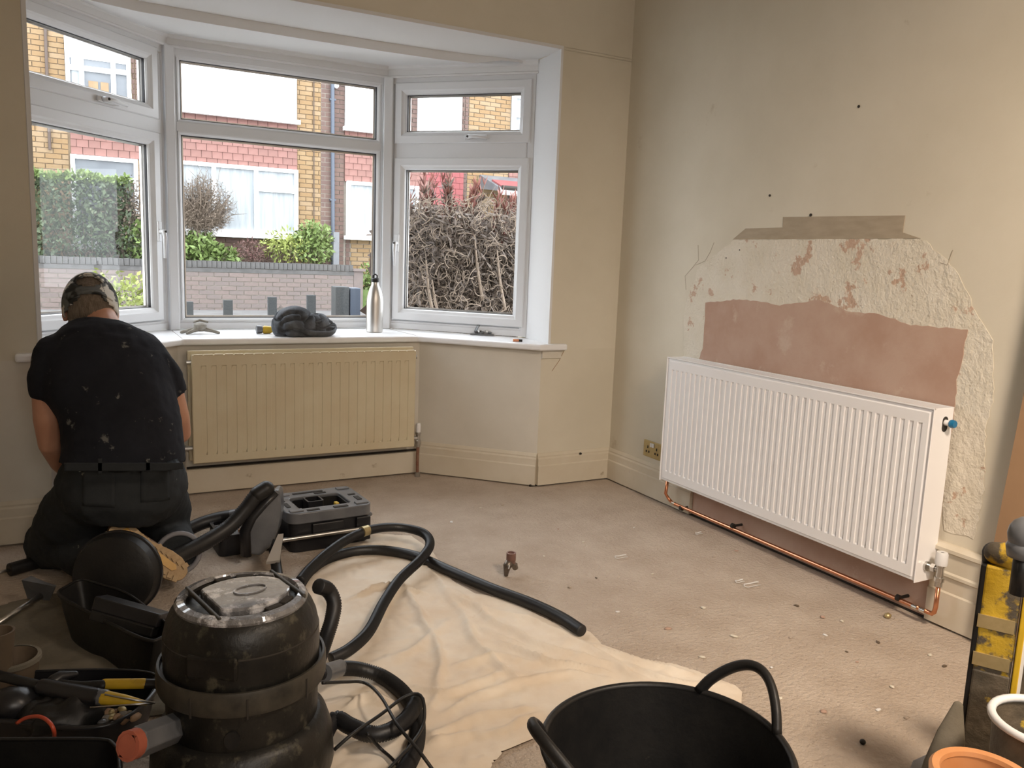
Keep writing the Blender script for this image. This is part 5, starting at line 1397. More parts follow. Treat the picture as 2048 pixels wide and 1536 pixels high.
b = MB(); b.tube([O + Rb @ Vector((Wd, .10, .09)), O + Rb @ Vector((Wd + .03, .11, .085)), O + Rb @ Vector((Wd + .03, .16, .085)), O + Rb @ Vector((Wd, .17, .09))], .009, 8); b.build('carry_handle', M_greyplastic, tb_, smooth=True)
tw = MB(); tw.box(O + Rb @ Vector((Wd * .52, .095, .085)), (.12, .022, .02), Rb @ Matrix.Rotation(.2, 3, 'Z')); tag(tw.build('marker', M_yellow, bevel=.004), 'yellow tool lying in the well of the open black tool box', 'tool')
tw = MB(); tw.box(O + Rb @ Vector((Wd * .70, .15, .115)), (.016, .03, .06), Rb); tag(tw.build('tape_roll', M_yellow, bevel=.004), 'yellow tab upright behind the organiser bin in the tool box', 'tool')

# open black case with a smoky lid left of the tool box
c0 = P(438, 1112, z=.004)
cs = empty('tool_case', (c0.x + .15, c0.y + .1, 0), 'black case with raised smoky plastic lid between the man and the tool box', 'case')
Oc = Vector((c0.x, c0.y - .01, 0)); Rc = Matrix.Rotation(radians(3), 3, 'Z')
b = MB(); ringbox(b, rr(0, .24, 0, .20, .025), rr(.012, .228, .012, .188, .018), .002, .085, Oc, Rc, .03); b.build('case_base', M_plastic, cs, smooth='auto')
b = MB(); b.box(Oc + Rc @ Vector((.11, .10, .070)), (.19, .15, .012), Rc); b.build('case_insert', M_greyplastic, cs, bevel=.003)
b = MB(); b.box(Oc + Rc @ Vector((.13, .06, .082)), (.09, .03, .012), Rc @ Matrix.Rotation(.5, 3, 'Z')); b.build('orange_blade', M_orange, cs)
lid = []; l0 = P(505, 1118, y=3.02); l1 = P(552, 1112, y=3.13)
pr_ = [(488, 1108), (486, 1060), (500, 1030), (528, 1000), (552, 978), (560, 985), (562, 1020), (556, 1060), (545, 1090), (520, 1112)]
b = MB(); A_ = [P(u, v, y=3.07) for u, v in pr_]; B_ = [p + Vector((.035, .10, -.01)) for p in A_]
b.add(A_ + B_, [tuple(range(10)), tuple(range(10, 20))[::-1]] + [(i, i + 10, (i + 1) % 10 + 10, (i + 1) % 10) for i in range(10)])
for i, p in enumerate(b.v): b.v[i] = (p[0], p[1], max(p[2], .012))
b.build('raised_lid', M_greyplastic, cs, bevel=.012, seg=3, smooth='auto')
b = MB(); b.tube([P(u, v, y=3.05) for u, v in ((492, 1112), (490, 1062), (504, 1034), (530, 1006), (552, 984))], [.014, .014, .012, .01, .01], 10, ell=1.6); b.build('lid_edge', M_plastic, cs, smooth=True)
b = MB(); q1, q2 = P(543, 1150, z=.015), P(548, 1100, z=.10); b.tube([q1 + Vector((.02, -.12, .01)), P(556, 1158, z=.02), q2, P(552, 1080, z=.13)], [.019, .02, .018, .012], 12)
hn = b.build('wand_handle', M_rubber, smooth=True); tag(hn, 'black rubber handle leaning at the corner of the smoky lid', 'handle')
b = MB(); q1 = P(540, 1106, z=.10); q2 = P(556, 1058, z=.17); b.prism([(q1.x - .02, q1.y - .03), (q1.x + .028, q1.y - .03), (q2.x + .02, q2.y), (q2.x, q2.y)], [.07, .07, .14, .14], [.08, .08, .15, .15])
tag(b.build('filling_knife', M_steel), 'bright steel blade stuck upright beside the smoky lid', 'knife')
r0, r1 = P(556, 1082, z=.07), P(745, 1054, z=.075); dlt = Vector((0, 0, 0))
rd = MB(); rd.tube([r0, r1], .0085, 12); rd = rd.build('metal_tube', M_chrome, smooth='auto'); tag(rd, 'slim bright metal tube leaning across the front of the tool box', 'tube')

# ---------------------------------------------------------------- round black pan, trough, dust pan, grip
cN = P(236, 1200, y=2.80); cN.z = .139
Rp = Matrix.Rotation(radians(66), 3, 'X') @ Matrix.Rotation(radians(0), 3, 'Z'); Rp = Matrix.Rotation(radians(-24), 3, 'Z') @ Matrix.Rotation(radians(-97), 3, 'X')
pn_ = empty('rubber_bowl', cN, 'round black rubber bowl standing on edge behind the plasterer\'s trough', 'bowl')
b = MB(); b.lathe([(r * .80, z * .9) for r, z in [(0, -.035), (.135, -.035), (.150, -.028), (.160, .0), (.167, .020), (.170, .022), (.172, .016), (.166, -.006), (.157, -.034), (.140, -.043), (0, -.043)]], cN, 56, R=Rp)
b.build('bowl_shell', M_rubber, pn_, smooth='auto')
b = MB(); b.lathe([(.134, .016), (.139, .018), (.139, .004), (.134, .003)], cN, 56, R=Rp); b.build('bowl_rim', M_plastic, pn_, smooth='auto')

ra = [P(106, 1188, z=.15), P(160, 1157, z=.15), P(255, 1185, z=.15), P(352, 1262, z=.15), P(300, 1288, z=.15)]
ctr = sum(ra, Vector()) / 5


def smooth_ring(pts, n=6, k=.25):
    out = []; m = len(pts)
    for i in range(m):
        p = pts[i]; a = p.lerp(pts[i - 1], k); c_ = p.lerp(pts[(i + 1) % m], k)
        for t in range(n + 1):
            t /= n; out.append(a * (1 - t) ** 2 + p * 2 * t * (1 - t) + c_ * t * t)
    return out


def tub_from_ring(name, ring, depth, taper, thick, m, label, cat, rim=.010):
    c_ = sum(ring, Vector()) / len(ring); t = empty(name, (c_.x, c_.y, ring[0].z - depth), label, cat); n = len(ring); b = MB(); L_ = []
    for (f, z) in ((1, 0), (1 - (1 - taper) * .5, -depth * .5), (taper, -depth + .01), (taper * .94, -depth)):
        L_.append([Vector((c_.x + (p.x - c_.x) * f, c_.y + (p.y - c_.y) * f, p.z + z)) for p in ring])
    inn = []
    for (f, z) in ((taper * .90, -depth + thick), (taper - .02, -depth + .015), (1 - (1 - taper) * .5 - .03, -depth * .5), (.965, 0)):
        inn.append([Vector((c_.x + (p.x - c_.x) * f, c_.y + (p.y - c_.y) * f, p.z + z)) for p in ring])
    A = L_ + inn; vs = [p for l in A for p in l]; fs = []
    for k in range(len(A) - 1):
        if k == 3: continue
        for i in range(n): fs.append((k * n + i, k * n + (i + 1) % n, (k + 1) * n + (i + 1) % n, (k + 1) * n + i))
    k = len(A) - 1
    for i in range(n): fs.append((k * n + i, k * n + (i + 1) % n, (i + 1) % n, i))
    fs += [tuple(range(3 * n, 4 * n)), tuple(range(4 * n, 5 * n))]
    b.add(vs, fs); b.build(name.split('_')[0] + '_shell', m, t, smooth='auto')
    r_ = MB(); r_.tube(ring + [ring[0], ring[1]], rim, 8, cap=False, ell=.7); r_.build('rolled_rim', m, t, smooth=True)
    return t


tub_from_ring('mixing_trough', smooth_ring(ra), .146, .80, .006, M_rubber, 'long black plasterer\'s trough with a rolled rim left of the vacuum', 'trough', .006)
bc = P(262, 1222, z=.165); R_ = Matrix.Rotation(radians(-36), 3, 'Z') @ Matrix.Rotation(radians(10), 3, 'Y') @ Matrix.Rotation(radians(-18), 3, 'X')
blk = empty('dust_brush', bc, 'dark block-backed brush lying inside the black trough', 'brush')
MB().box(bc, (.20, .062, .040), R_).build('brush_back', M_plastic, blk, bevel=.005)
MB().box(bc + R_ @ Vector((0, -.01, -.032)), (.19, .052, .028), R_).build('bristles', M_rubber, blk, bevel=.004)

sc_ = [P(44, 1160, z=.10), P(62, 1153, z=.10), P(112, 1172, z=.09), P(100, 1200, z=.02), P(56, 1196, z=.02)]
b = MB(); b.add(sc_, [(0, 1, 2), (0, 2, 3), (0, 3, 4)])
dp = empty('scoop', sc_[3], 'grey metal scoop with a chrome tube handle left of the black trough', 'scoop')
b.build('scoop_blade', M_greyplastic, dp, solid=.006)
MB().tube([P(80, 1193, z=.05), P(58, 1207, z=.05), P(-12, 1252, z=.055)], [.012, .009, .009], 12).build('tube_handle', M_chrome, dp, smooth=True)
gr = empty('roller_grip', P(60, 1135, z=.03), 'black foam grip on a thin metal rod at the man\'s left knee', 'roller')
g0, g1 = P(18, 1140, z=.028), P(118, 1112, z=.028)
MB().tube([g0, g1], .024, 18).build('foam_grip', M_rubber, gr, smooth='auto', bevel=.004)
MB().tube([g0 + (g0 - g1) * .4, g0 + (g1 - g0) * .1], .006, 10).build('rod', M_chrome, gr, smooth=True)


# ---------------------------------------------------------------- dust sheets
def inside(x, y, poly):
    r = False; n = len(poly)
    for i in range(n):
        a, b_ = poly[i], poly[(i + 1) % n]
        if (a[1] > y) != (b_[1] > y) and x < (b_[0] - a[0]) * (y - a[1]) / (b_[1] - a[1]) + a[0]: r = not r
    return r


def nearest(x, y, poly):
    best = (1e9, None); n = len(poly)
    for i in range(n):
        ax, ay = poly[i]; bx_, by_ = poly[(i + 1) % n]; dx, dy = bx_ - ax, by_ - ay; t = max(0, min(1, ((x - ax) * dx + (y - ay) * dy) / (dx * dx + dy * dy + 1e-12)))
        qx, qy = ax + dx * t, ay + dy * t; d = hypot(x - qx, y - qy)
        if d < best[0]: best = (d, (qx, qy))
    return best


def sheet(name, poly, step, hfun, m, label, cat='dust sheet'):
    xs = [p[0] for p in poly]; ys = [p[1] for p in poly]; nx = int((max(xs) - min(xs)) / step) + 2; ny = int((max(ys) - min(ys)) / step) + 2; vs = {}; V = []; F = []

    def vid(i, j):
        if (i, j) in vs: return vs[(i, j)]
        x, y = min(xs) + i * step, min(ys) + j * step; d, q_ = nearest(x, y, poly)
        if not inside(x, y, poly) or d < step * .5: x, y = q_; d = 0
        V.append((x, y, hfun(x, y, d))); vs[(i, j)] = len(V) - 1; return vs[(i, j)]
    for i in range(nx):
        for j in range(ny):
            cx_, cy_ = min(xs) + (i + .5) * step, min(ys) + (j + .5) * step
            if inside(cx_, cy_, poly): F.append((vid(i, j), vid(i + 1, j), vid(i + 1, j + 1), vid(i, j + 1)))
    b = MB(); b.add(V, F); o = b.build(name, m, smooth=True); tag(o, label, cat); return o


def ridge(x, y, ang, f, seed, st=4.0):
    c_, s_ = cos(ang), sin(ang); u = (x * c_ + y * s_); v = (-x * s_ + y * c_)
    u += .10 * noise.noise(Vector((x * 2.2, y * 2.2, seed))); v += .12 * noise.noise(Vector((x * 2.2 + 5, y * 2.2, seed)))
    return (1 - abs(noise.noise(Vector((u * f / st, v * f, seed)))) * 2.4)


pl_ = [(588, 1165), (628, 1120), (690, 1085), (752, 1068), (822, 1072), (862, 1100), (884, 1130), (905, 1162), (950, 1188), (1010, 1196), (1060, 1222), (1120, 1250), (1180, 1264), (1205, 1290), (1285, 1318), (1345, 1328), (1392, 1342), (1470, 1372), (1484, 1384), (1482, 1422), (1468, 1426), (1425, 1408), (1300, 1420), (1150, 1440), (1090, 1470), (1052, 1484), (1008, 1502), (985, 1530), (960, 1580), (800, 1640), (560, 1650), (420, 1560), (560, 1300)]
poly1 = [tuple(P(u, v, z=.004)[:2]) for u, v in pl_]


FOLDS = [[(845, 1120), (900, 1200), (960, 1260), (1090, 1310)], [(790, 1150), (850, 1250), (880, 1330), (860, 1420)], [(900, 1180), (1010, 1260), (1130, 1310), (1290, 1350)], [(1040, 1230), (1180, 1300), (1300, 1370), (1400, 1400)],
         [(1000, 1290), (1100, 1330), (1220, 1350)], [(880, 1430), (960, 1400), (1050, 1370), (1130, 1355), (1220, 1365)], [(860, 1480), (950, 1440), (1080, 1420)], [(700, 1200), (760, 1180), (850, 1190)], [(720, 1280), (760, 1230), (800, 1160)],
         [(900, 1340), (980, 1320), (1080, 1330)], [(960, 1480), (1030, 1450), (1090, 1430)], [(640, 1180), (662, 1230), (655, 1280)], [(1180, 1290), (1280, 1330), (1380, 1350)], [(760, 1330), (830, 1300), (900, 1240)], [(690, 1500), (780, 1480), (870, 1490), (960, 1470)],
         [(930, 1230), (960, 1300), (1060, 1380)], [(870, 1160), (930, 1210), (1050, 1240), (1150, 1280)], [(700, 1420), (740, 1400), (800, 1420)], [(820, 1380), (900, 1390), (1000, 1350)], [(1250, 1330), (1330, 1365), (1430, 1375)], [(720, 1090), (790, 1100), (850, 1130)]]
from mathutils.kdtree import KDTree
fp_ = []
for k, f in enumerate(FOLDS):
    c_ = resample(spline([P(u, v, z=.004) for u, v in f], 10), .008)
    for i, p in enumerate(c_):
        t = i / (len(c_) - 1); fp_.append((p, (.015 + .014 * ((k * 37) % 10) / 10) * sin(pi * min(1, max(0, t * .9 + .05))) ** .6, .009 + .007 * ((k * 53) % 10) / 10, k))
kf = KDTree(len(fp_))
for i, q in enumerate(fp_): kf.insert(Vector((q[0].x, q[0].y, 0)), i)
kf.balance()
kh = KDTree(len(HOSE_PTS))
for i, q in enumerate(HOSE_PTS): kh.insert(Vector((q[0].x, q[0].y, 0)), i)
kh.balance()


def hf(x, y, d):
    w_ = Vector((x + .018 * noise.noise(Vector((x * 9, y * 9, 2))), y + .018 * noise.noise(Vector((x * 9, y * 9, 8))), 0)); best = {}
    for co_, i, ds in kf.find_range(w_, .06):
        k = fp_[i][3]
        if k not in best or ds < best[k][0]: best[k] = (ds, i)
    h = 0
    for ds, i in best.values():
        a_, s_ = fp_[i][1], fp_[i][2]; h = max(h, a_ * math.exp(-(ds / s_) ** 1.5)) + .2 * min(h, a_ * math.exp(-(ds / s_) ** 1.5))
    h += .0045 * max(0, noise.noise(Vector((x * 14, y * 14, 3)))) + .006 * abs(noise.noise(Vector((x * 26, y * 18, 5)))) + .004 * abs(noise.noise(Vector((x * 17, y * 34, 15)))) + .006 * max(0, noise.noise(Vector((x * 5, y * 5, 9))))
    h = .005 + h * min(1, .25 + d / .04)
    co_, i, ds = kh.find(Vector((x, y, 0)))
    if ds is not None and ds < .08:
        top = HOSE_PTS[i][0].z - HOSE_PTS[i][1] * 1.05 + max(0, ds - HOSE_PTS[i][1]) * .6; h = min(h, max(.003, top))
    return h


sheet('dust_sheet', poly1, .0085, hf, M_sheet, 'crumpled cream cotton dust sheet spread under the hoses in the middle of the floor')
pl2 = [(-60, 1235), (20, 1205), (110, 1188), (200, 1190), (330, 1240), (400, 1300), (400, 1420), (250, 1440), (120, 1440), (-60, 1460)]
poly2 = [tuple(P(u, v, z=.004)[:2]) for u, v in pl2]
sheet('dust_sheet', poly2, .014, lambda x, y, d: .004 + .020 * max(0, ridge(x, y, radians(10), 6, 17)) ** 2 * min(1, .2 + d / .06), M_canvas, 'dull olive-brown canvas sheet under the tools at the lower left')

# ---------------------------------------------------------------- brass and red tap on the floor
q = P(1018, 1150, z=.003)
tp_ = empty('service_valve', q, 'small tarnished brass and red service valve standing on the floor beside the long hose', 'valve')
M_tarn = mat('tarnished_brass', (.14, .12, .10, 1), (.26, .22, .18, 1), scale=30, rough=.35, metal=.8)
kk = P(1018, 1090, y=q.y).z / .09
b = MB(); b.lathe([(.013, .086), (.0185, .088), (.0185, .060), (.017, .056), (.017, .048), (0, .048)], q + Vector((.006, 0, 0)), 20); b.lathe([(.0, .082), (.012, .082), (.013, .088), (.0185, .088)], q + Vector((.006, 0, 0)), 20); o_ = b.build('valve_collar', mat('red_brown_enamel', (.20, .12, .10, 1), (.30, .17, .14, 1), scale=25, rough=.35, metal=.5), tp_, smooth='auto')
b = MB(); b.tube([q + Vector((.004, 0, .052)), q + Vector((-.010, 0, .036)), q + Vector((-.012, 0, .018)), q + Vector((-.013, 0, .0))], [.019, .016, .011, .008], 14, round_caps=False); b.build('valve_body', M_tarn, tp_, smooth=True)
b = MB(); b.tube([q + Vector((.006, 0, .046)), q + Vector((.022, 0, .036)), q + Vector((.028, 0, .020))], [.011, .013, .010], 6); b.build('side_nut', M_tarn, tp_, smooth='auto')
b = MB(); b.tube([q + Vector((-.008, -.016, .048)), q + Vector((-.014, -.020, .034))], [.003, .003], 6); b.build('lever', M_chrome, tp_)

# ---------------------------------------------------------------- flexible tub at the bottom
TCX, TCY, TR, TZ = .899, 1.038, .218, .345
ft = empty('flexible_tub', (TCX, TCY, 0), 'big black flexible rubber tub with looped handles at the bottom of the picture', 'tub')
ax = atan2(P(1476, 1425, z=TZ).y - TCY, P(1476, 1425, z=TZ).x - TCX)


def tubp(a, z, k=0):
    f = (.74 + .26 * (z / TZ) ** .8); rx = TR * f - k; q_ = 1; lift = .004 * (z / TZ) * cos(2 * (a - ax))
    return Vector((TCX + cos(a) * rx * q_, TCY + sin(a) * rx * q_, z + lift))


b = MB(); n = 72; zs_ = [0, .006, .05, .12, .2, .28, TZ]
rows = [[tubp(2 * pi * i / n, z, 0) for i in range(n)] for z in zs_] + [[tubp(2 * pi * i / n, z, .007) for i in range(n)] for z in [TZ, .28, .2, .12, .05, .008]]
vs = [p for r in rows for p in r]; fs = []
for k in range(len(rows) - 1):
    for i in range(n): fs.append((k * n + i, k * n + (i + 1) % n, (k + 1) * n + (i + 1) % n, (k + 1) * n + i))
fs += [tuple(range(n)), tuple(range((len(rows) - 1) * n, len(rows) * n))]
b.add(vs, fs); b.build('tub_wall', M_rubber, ft, smooth='auto')
b = MB(); rp = [tubp(2 * pi * i / n, TZ, .0) for i in range(n + 1)]; b.tube(rp, .0075, 8, cap=False); b.build('rim_bead', M_rubber, ft, smooth=True)
for s in (0, 1):
    a0 = ax if s == 0 else atan2(P(1130, 1535, z=TZ).y - TCY, P(1130, 1535, z=TZ).x - TCX); b = MB(); pts_ = []
    for k in range(15):
        t = k / 14; a = a0 + (t - .5) * .86; p = tubp(a, TZ); out_ = Vector((cos(a0), sin(a0), 0)); pts_.append(p + Vector((0, 0, .075 * sin(pi * t) ** .75)) + out_ * .035 * sin(pi * t))
    b.tube(spline(pts_, 3), .0115, 12, ell=.8); b.build('handle', M_rubber, ft, smooth=True)

# ---------------------------------------------------------------- yellow stand and things at the right edge
def DP(u, v, D): d = ray(u, v); return Vector((d[0] * D, d[1] * D, CAM_H + d[2] * D))


s0 = DP(1972, 1132, 1.70); r_ = ray(1985, 1132); ey = Vector((r_[0], r_[1], 0)).normalized(); ex = Vector((ey.y, -ey.x, 0)); wS = .086; zT = s0.z
ys = empty('work_stand', (s0.x + ex.x * wS / 2, s0.y + ex.y * wS / 2, 0), 'paint-splashed yellow and black upright of a folding work stand at the right edge', 'stand')
Rs = Matrix((ex, ey, Vector((0, 0, 1)))).transposed(); O = Vector((s0.x, s0.y, 0))
MB().box(O + Rs @ Vector((wS * .40, .03, zT / 2)), (wS * .80, .05, zT), Rs).build('upright_upper', M_wornyellow, ys, bevel=.004)
MB().box(O + Rs @ Vector((wS * .40, .029, zT * .31)), (wS * .81, .052, zT * .62), Rs).build('upright_lower', M_wornblack, ys, bevel=.004)
MB().box(O + Rs @ Vector((-.003, .034, zT / 2)), (.012, .055, zT), Rs).build('black_edge', M_rubber, ys, bevel=.003)
MB().box(O + Rs @ Vector((wS * .90, .025, zT / 2)), (wS * .13, .05, zT), Rs).build('yellow_edge', M_yellow, ys, bevel=.002)
MB().box(O + Rs @ Vector((wS * 1.0, .028, zT / 2)), (.006, .045, zT), Rs).build('steel_edge', M_white, ys)
for z in (zT * .80, zT * .66): MB().box(O + Rs @ Vector((wS * .36, .003, z)), (wS * .78, .004, .028), Rs).build('tape_wrap', M_brass, ys)
b = MB(); cz = zT + .022; b.tube([O + Rs @ Vector((.016, .03, cz)), O + Rs @ Vector((wS * .5, .028, cz)), O + Rs @ Vector((wS * 1.7, .02, cz - .012))], [.024, .030, .030], 14, round_caps=True); b.build('top_bar', M_wornyellow, ys, smooth='auto')
b = MB(); b.tube([O + Rs @ Vector((.012, .040, cz - .004)), O + Rs @ Vector((.006, .036, zT - .06))], [.024, .008], 12, round_caps=True); b.build('shoulder', M_rubber, ys, smooth=True)
kc = DP(2052, 1070, 1.58)
b = MB(); b.blob(kc, (.032, .032, .036), 16); b.lathe([(.0, -.045), (.028, -.045), (.032, -.025), (.026, -.01), (0, -.01)], kc, 16); b.build('clamp_knob', M_greyplastic, ys, smooth=True)
b = MB(); b.tube([kc + Vector((0, 0, -.03)), kc + Vector((0, 0, -.12))], .016, 10); b.build('clamp_screw', M_rubber, ys, smooth=True)
# dark boot-like rubber thing and flat trowel at its foot
q = DP(1900, 1470, 1.36)
kb = MB(); kb.tube([Vector((DP(1893, 1520, 1.72).x, DP(1893, 1520, 1.72).y, .03)), DP(1890, 1535, 1.70), DP(1902, 1470, 1.70), DP(1916, 1412, 1.72)], [.06, .040, .026, .010], 14, ell=.45, side=ex, round_caps=True)
tag(kb.build('rubber_sack', M_canvas, smooth=True), 'dark grey dusty bag slumped against the foot of the yellow stand', 'bag')
t0 = P(1822, 1530, z=.02); t1 = P(1885, 1496, z=.02)
tb2_ = MB(); tb2_.prism([tuple(P(u, v, z=.02)[:2]) for u, v in ((1818, 1540), (1826, 1520), (1882, 1494), (1900, 1520), (1880, 1600), (1830, 1590))], .01, .02)
tag(tb2_.build('trowel', M_greyplastic, bevel=.003), 'flat plaster-smeared grey blade on the floor at the lower right', 'trowel')
# grimy board and clear tub behind the stand
o0 = DP(2040, 1150, 1.82); b = MB(); e_ = Vector((o0.x, o0.y, 0)); b.box(e_ + Rs @ Vector((.16, .02, o0.z / 2)), (.30, .02, o0.z), Rs)
gb = empty('grimy_board', (e_.x, e_.y, 0), 'grimy dark board standing on edge behind the yellow stand', 'board')
b.build('board_face', M_wornblack, gb)
q = DP(2096, 1448, 1.53)
ct = empty('clear_tub', (q.x, q.y, 0), 'dirty clear plastic tub with a thick pale rim at the right edge', 'tub')
zr_ = q.z
b = MB(); cc_ = Vector((q.x, q.y, 0)); ring = [cc_ + Vector((.092 * cos(t), .092 * sin(t), zr_)) for t in [2 * pi * k / 36 for k in range(37)]]; b.tube(ring, .008, 8, cap=False); b.build('tub_rim', M_white, ct, smooth=True)
b = MB(); b.lathe([(0, .002), (.075, .002), (.090, zr_)], cc_, 36); b.build('tub_wall', M_wornblack, ct, smooth='auto')
# terracotta bucket
q = DP(1970, 1556, 1.44); cB = Vector((q.x, q.y, 0)); zb_ = q.z; rb_ = .080
bk = empty('bucket', cB, 'terracotta-orange plastic bucket, only its rim in view at the lower right', 'bucket')
b = MB(); b.lathe([(0, .002), (rb_ * .8, .002), (rb_, zb_), (rb_ - .008, zb_), (rb_ * .8 - .008, .012), (0, .012)], cB, 48); b.build('bucket_wall', M_orange, bk, smooth='auto')
b = MB(); b.lathe([(rb_ - .004, zb_ - .02), (rb_ + .008, zb_ - .018), (rb_ + .009, zb_), (rb_ + .004, zb_ + .006), (rb_ - .008, zb_ + .004), (rb_ - .010, zb_ - .004)], cB, 48); b.build('bucket_rim', M_orange, bk, smooth='auto')

# ---------------------------------------------------------------- tool tray lower left
rim = [P(u, v, z=.13) for u, v in ((-70, 1436), (60, 1446), (150, 1456), (215, 1450), (262, 1430), (300, 1396), (316, 1366), (300, 1346), (200, 1340), (60, 1344), (-70, 1350))]
tub_from_ring('tool_tray', [Vector(p) for p in resample(spline(rim, 5) + [rim[0]], .02)], .125, .86, .005, M_plastic, 'wide black tool tray filled with hand tools at the lower left', 'tray', .006)
def tool(name, label, cat, parts):
    c_ = parts[0][1][0]; e0 = empty(name, c_, label, cat)
    for nm, pts_, r_, m_ in parts: MB().tube(pts_, r_, 14, ell=.75, round_caps=True).build(nm, m_, e0, smooth=True)
    return e0
D_ = lambda u, v, z: P(u, v, z=z)
tool('club_hammer', 'yellow-banded black handle tool lying level along the back of the tool tray', 'hammer', [('yellow_sleeve', [D_(210, 1368, .165), D_(286, 1367, .165)], .0125, M_yellow), ('butt', [D_(288, 1367, .165), D_(316, 1368, .16)], .0115, M_rubber), ('shaft', [D_(204, 1370, .165), D_(160, 1372, .16), D_(112, 1366, .155)], [.012, .011, .010], M_rubber), ('head', [D_(108, 1362, .16), D_(122, 1352, .165), D_(150, 1348, .16)], [.016, .014, .008], M_plastic)])
tool('long_chisel', 'long dark bar with a yellow tapering handle slanting across the tool tray', 'chisel', [('bar', [D_(-30, 1344, .17), D_(40, 1362, .17), D_(84, 1372, .17)], [.013, .012, .012], M_rubber), ('dark_grip', [D_(86, 1373, .17), D_(190, 1393, .17)], [.019, .020], M_plastic), ('ferrule', [D_(192, 1393, .17), D_(206, 1394, .17)], [.0185, .018], M_greyplastic), ('yellow_tip', [D_(208, 1395, .17), D_(250, 1400, .165), D_(292, 1406, .16)], [.0165, .012, .005], M_yellow)])
wr_ = MB(); wr_.tube([D_(210, 1389, .185), D_(262, 1399, .18), D_(310, 1406, .165)], .0022, 6).tube([D_(180, 1415, .16), D_(250, 1410, .16), D_(310, 1406, .165)], .0022, 6)
tag(wr_.build('steel_wire', M_chrome, smooth=True), 'thin bright wire strung over the yellow taper in the tool tray', 'wire')
tag(MB().blob(D_(28, 1408, .14), (.052, .045, .038), 20, rough=.12, seed=3).build('tape_measure', M_plastic, smooth=True), 'rounded dark scuffed tape measure at the left end of the tool tray', 'tape measure')
b = MB(); b.blob(D_(135, 1432, .125), (.085, .05, .042), 28, rough=.35, seed=6); b.blob(D_(82, 1424, .125), (.05, .035, .032), 20, rough=.4, seed=9)
tag(b.build('tool_pouch', M_rubber, smooth=True), 'black slumped tool pouch in the middle of the tool tray', 'pouch')
rnd = random.Random(12)
for i in range(14):
    p = D_(rnd.uniform(198, 272), rnd.uniform(1414, 1444), .125); m_ = rnd.choice([M_brass, M_leather, M_wood, M_greyplastic, M_cast])
    tag(MB().blob(p, (rnd.uniform(.010, .018), rnd.uniform(.008, .014), rnd.uniform(.005, .009)), 8, Matrix.Rotation(rnd.uniform(0, 3), 3, 'Z'), rough=.3, seed=i).build('fitting_piece', m_, smooth=True), 'small loose %s fitting at the right end of the tool tray' % {M_brass: 'brass', M_leather: 'brown', M_wood: 'wooden', M_greyplastic: 'grey plastic', M_cast: 'dusty cast-metal'}[m_], 'fitting', 'loose fittings in the tool tray')
b = MB(); b.tube(resample(spline([D_(34, 1446, .135), D_(52, 1436, .15), D_(78, 1433, .17), D_(98, 1444, .175), D_(108, 1462, .16), D_(108, 1484, .12)], 8), .006), .0042, 8)
tag(b.build('red_wire', M_red, smooth=True), 'looped red wire hooked over the front rim of the tool tray', 'wire')
# case nearest the camera, lower left, and a strip of wood
O2 = P(-90, 1560, z=.20); cor = [P(u, v, z=.20) for u, v in ((-90, 1480), (215, 1478), (238, 1500), (245, 1620), (-90, 1640))]
tub_from_ring('black_case', smooth_ring(cor), .195, .93, .006, M_rubber, 'black rectangular case with rounded corners at the very lower left', 'case', .006)
b = MB(); cor2 = [P(u, v, z=.24) for u, v in ((-60, 1529), (190, 1524), (186, 1560), (-60, 1570))]; b.prism([tuple(p[:2]) for p in cor2], .205, .22)
tag(b.build('wood_strip', M_wood, bevel=.002), 'pale strip of raw wood lying across the black case at the lower left', 'wood')
# brown bowl and cup
q = P(26, 1365, z=.0); q = Vector((P(22, 1316, z=.165).x, P(22, 1316, z=.165).y, 0))
bw = empty('mixing_bowl', q, 'brown-grey plastic bucket with a thick rim at the left edge', 'bucket')
MB().lathe([(0, .02), (.048, .02), (.062, .155), (.064, .165), (.058, .168), (.054, .155), (.044, .03), (0, .03)], q, 36).build('bowl_wall', M_terr, bw, smooth='auto')
MB().lathe([(.060, .155), (.067, .158), (.067, .168), (.058, .170)], q, 36).build('bowl_rim', M_canvas, bw, smooth='auto')
q = P(-4, 1262, z=.26); q = Vector((q.x, q.y, 0))
MBc = MB(); MBc.lathe([(0, .10), (.020, .10), (.036, .26), (.031, .26), (.016, .11), (0, .11)], q, 24)
MBc.tube([q + Vector((0, 0, .0)), q + Vector((0, 0, .11))], .02, 12)
tag(MBc.build('funnel', M_terr, smooth='auto'), 'dark brown cup above the bucket at the left edge', 'cup')

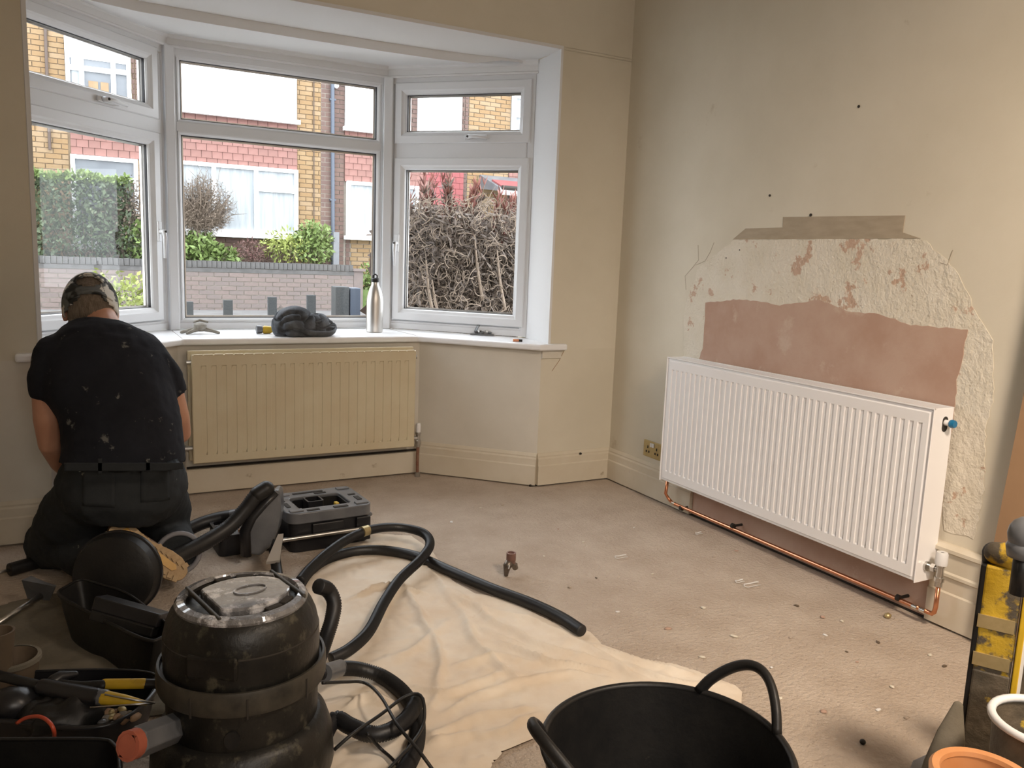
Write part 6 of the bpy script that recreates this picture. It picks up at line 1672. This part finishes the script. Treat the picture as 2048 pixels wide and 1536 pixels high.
# ---------------------------------------------------------------- crumbs and scraps on the floor
q = P(1775, 1236, z=.0); tag(MB().blob(q + Vector((0, 0, .009)), (.013, .011, .010), 14, rough=.2).build('stone', M_brass, smooth=True), 'rounded pale pebble-like olive fitting near the pipe on the floor', 'pebble')
q = P(1725, 1488, z=.0); tag(MB().blob(q + Vector((0, 0, .006)), (.008, .008, .007), 12).build('stone', M_rubber, smooth=True), 'small dark bead on the floor at the lower right', 'pebble')
M_scrap = mat('white_plastic_scrap', (.75, .74, .72, 1), rough=.3)
for (u, v, w_, h_, l) in ((1243, 1114, .030, .014, 'curled white plastic scrap right of the small brass valve'), (1505, 1170, .040, .016, 'white crescent of plastic on the floor in front of the white radiator'), (1398, 1067, .018, .010, 'white flake of plastic near the left end of the copper pipe'), (1480, 1163, .020, .010, 'little white plastic ring beside the white crescent')):
    q = P(u, v, z=.003); b = MB(); b.tube([q + Vector((w_ * cos(t), h_ * sin(t), .002 + .002 * sin(3 * t))) for t in [.4 + 5.2 * k / 20 for k in range(21)]], .0028, 6, ell=.5)
    tag(b.build('plastic_scrap', M_scrap, smooth=True), l, 'scrap')
rnd = random.Random(77); crumb_m = [M_skim, M_floor, M_scrap, M_pink, M_skim, M_terr]; spots_ = [(1300, 1150), (1345, 1075), (1268, 1052), (1640, 1235), (1690, 1240), (1600, 1215), (1475, 1270), (1575, 1280), (1650, 1275), (1720, 1320), (1780, 1370), (1885, 1330), (1860, 1315), (1420, 1110), (1540, 1340), (1640, 1420), (1560, 1395), (1700, 1130 + 170), (955, 1020), (1010, 1015), (905, 1040), (1120, 1055), (1170, 1085), (1200, 1160), (1085, 1110), (1140, 1175), (1230, 1225), (1330, 1260), (1400, 1310), (1755, 1285), (1460, 1395), (1810, 1440), (1750, 1420), (1480, 1100), (1410, 1220)]
for i, (u, v) in enumerate(spots_):
    q = P(u + rnd.uniform(-8, 8), v + rnd.uniform(-5, 5), z=.0); s_ = rnd.uniform(.004, .009)
    tag(MB().blob(q + Vector((0, 0, s_ * .3)), (s_ * rnd.uniform(1, 1.8), s_, s_ * .45), 8, Matrix.Rotation(rnd.uniform(0, 3), 3, 'Z'), rough=.5, seed=i).build('plaster_crumb', crumb_m[i % 6], smooth=True), '%s crumb on the bare floor %s' % (['cream plaster', 'beige grit', 'white plastic-like', 'pink plaster', 'pale plaster', 'dark brown'][i % 6], 'near the foot of the copper pipe' if u > 1560 and v < 1340 else 'at the lower right' if v > 1335 else 'towards the bay window' if v < 1120 else 'right of the dust sheet'), 'crumb', 'crumbs on the floor')

for o in bpy.data.objects:
    if o.parent is not None and o.name.split('.')[0] in ('foliage', 'withered_leaves', 'upper_leaves', 'red_tips', 'inner_leaves', 'buds', 'top_growth', 'green_leaves', 'hair_ends'):
        o['kind'] = 'stuff'
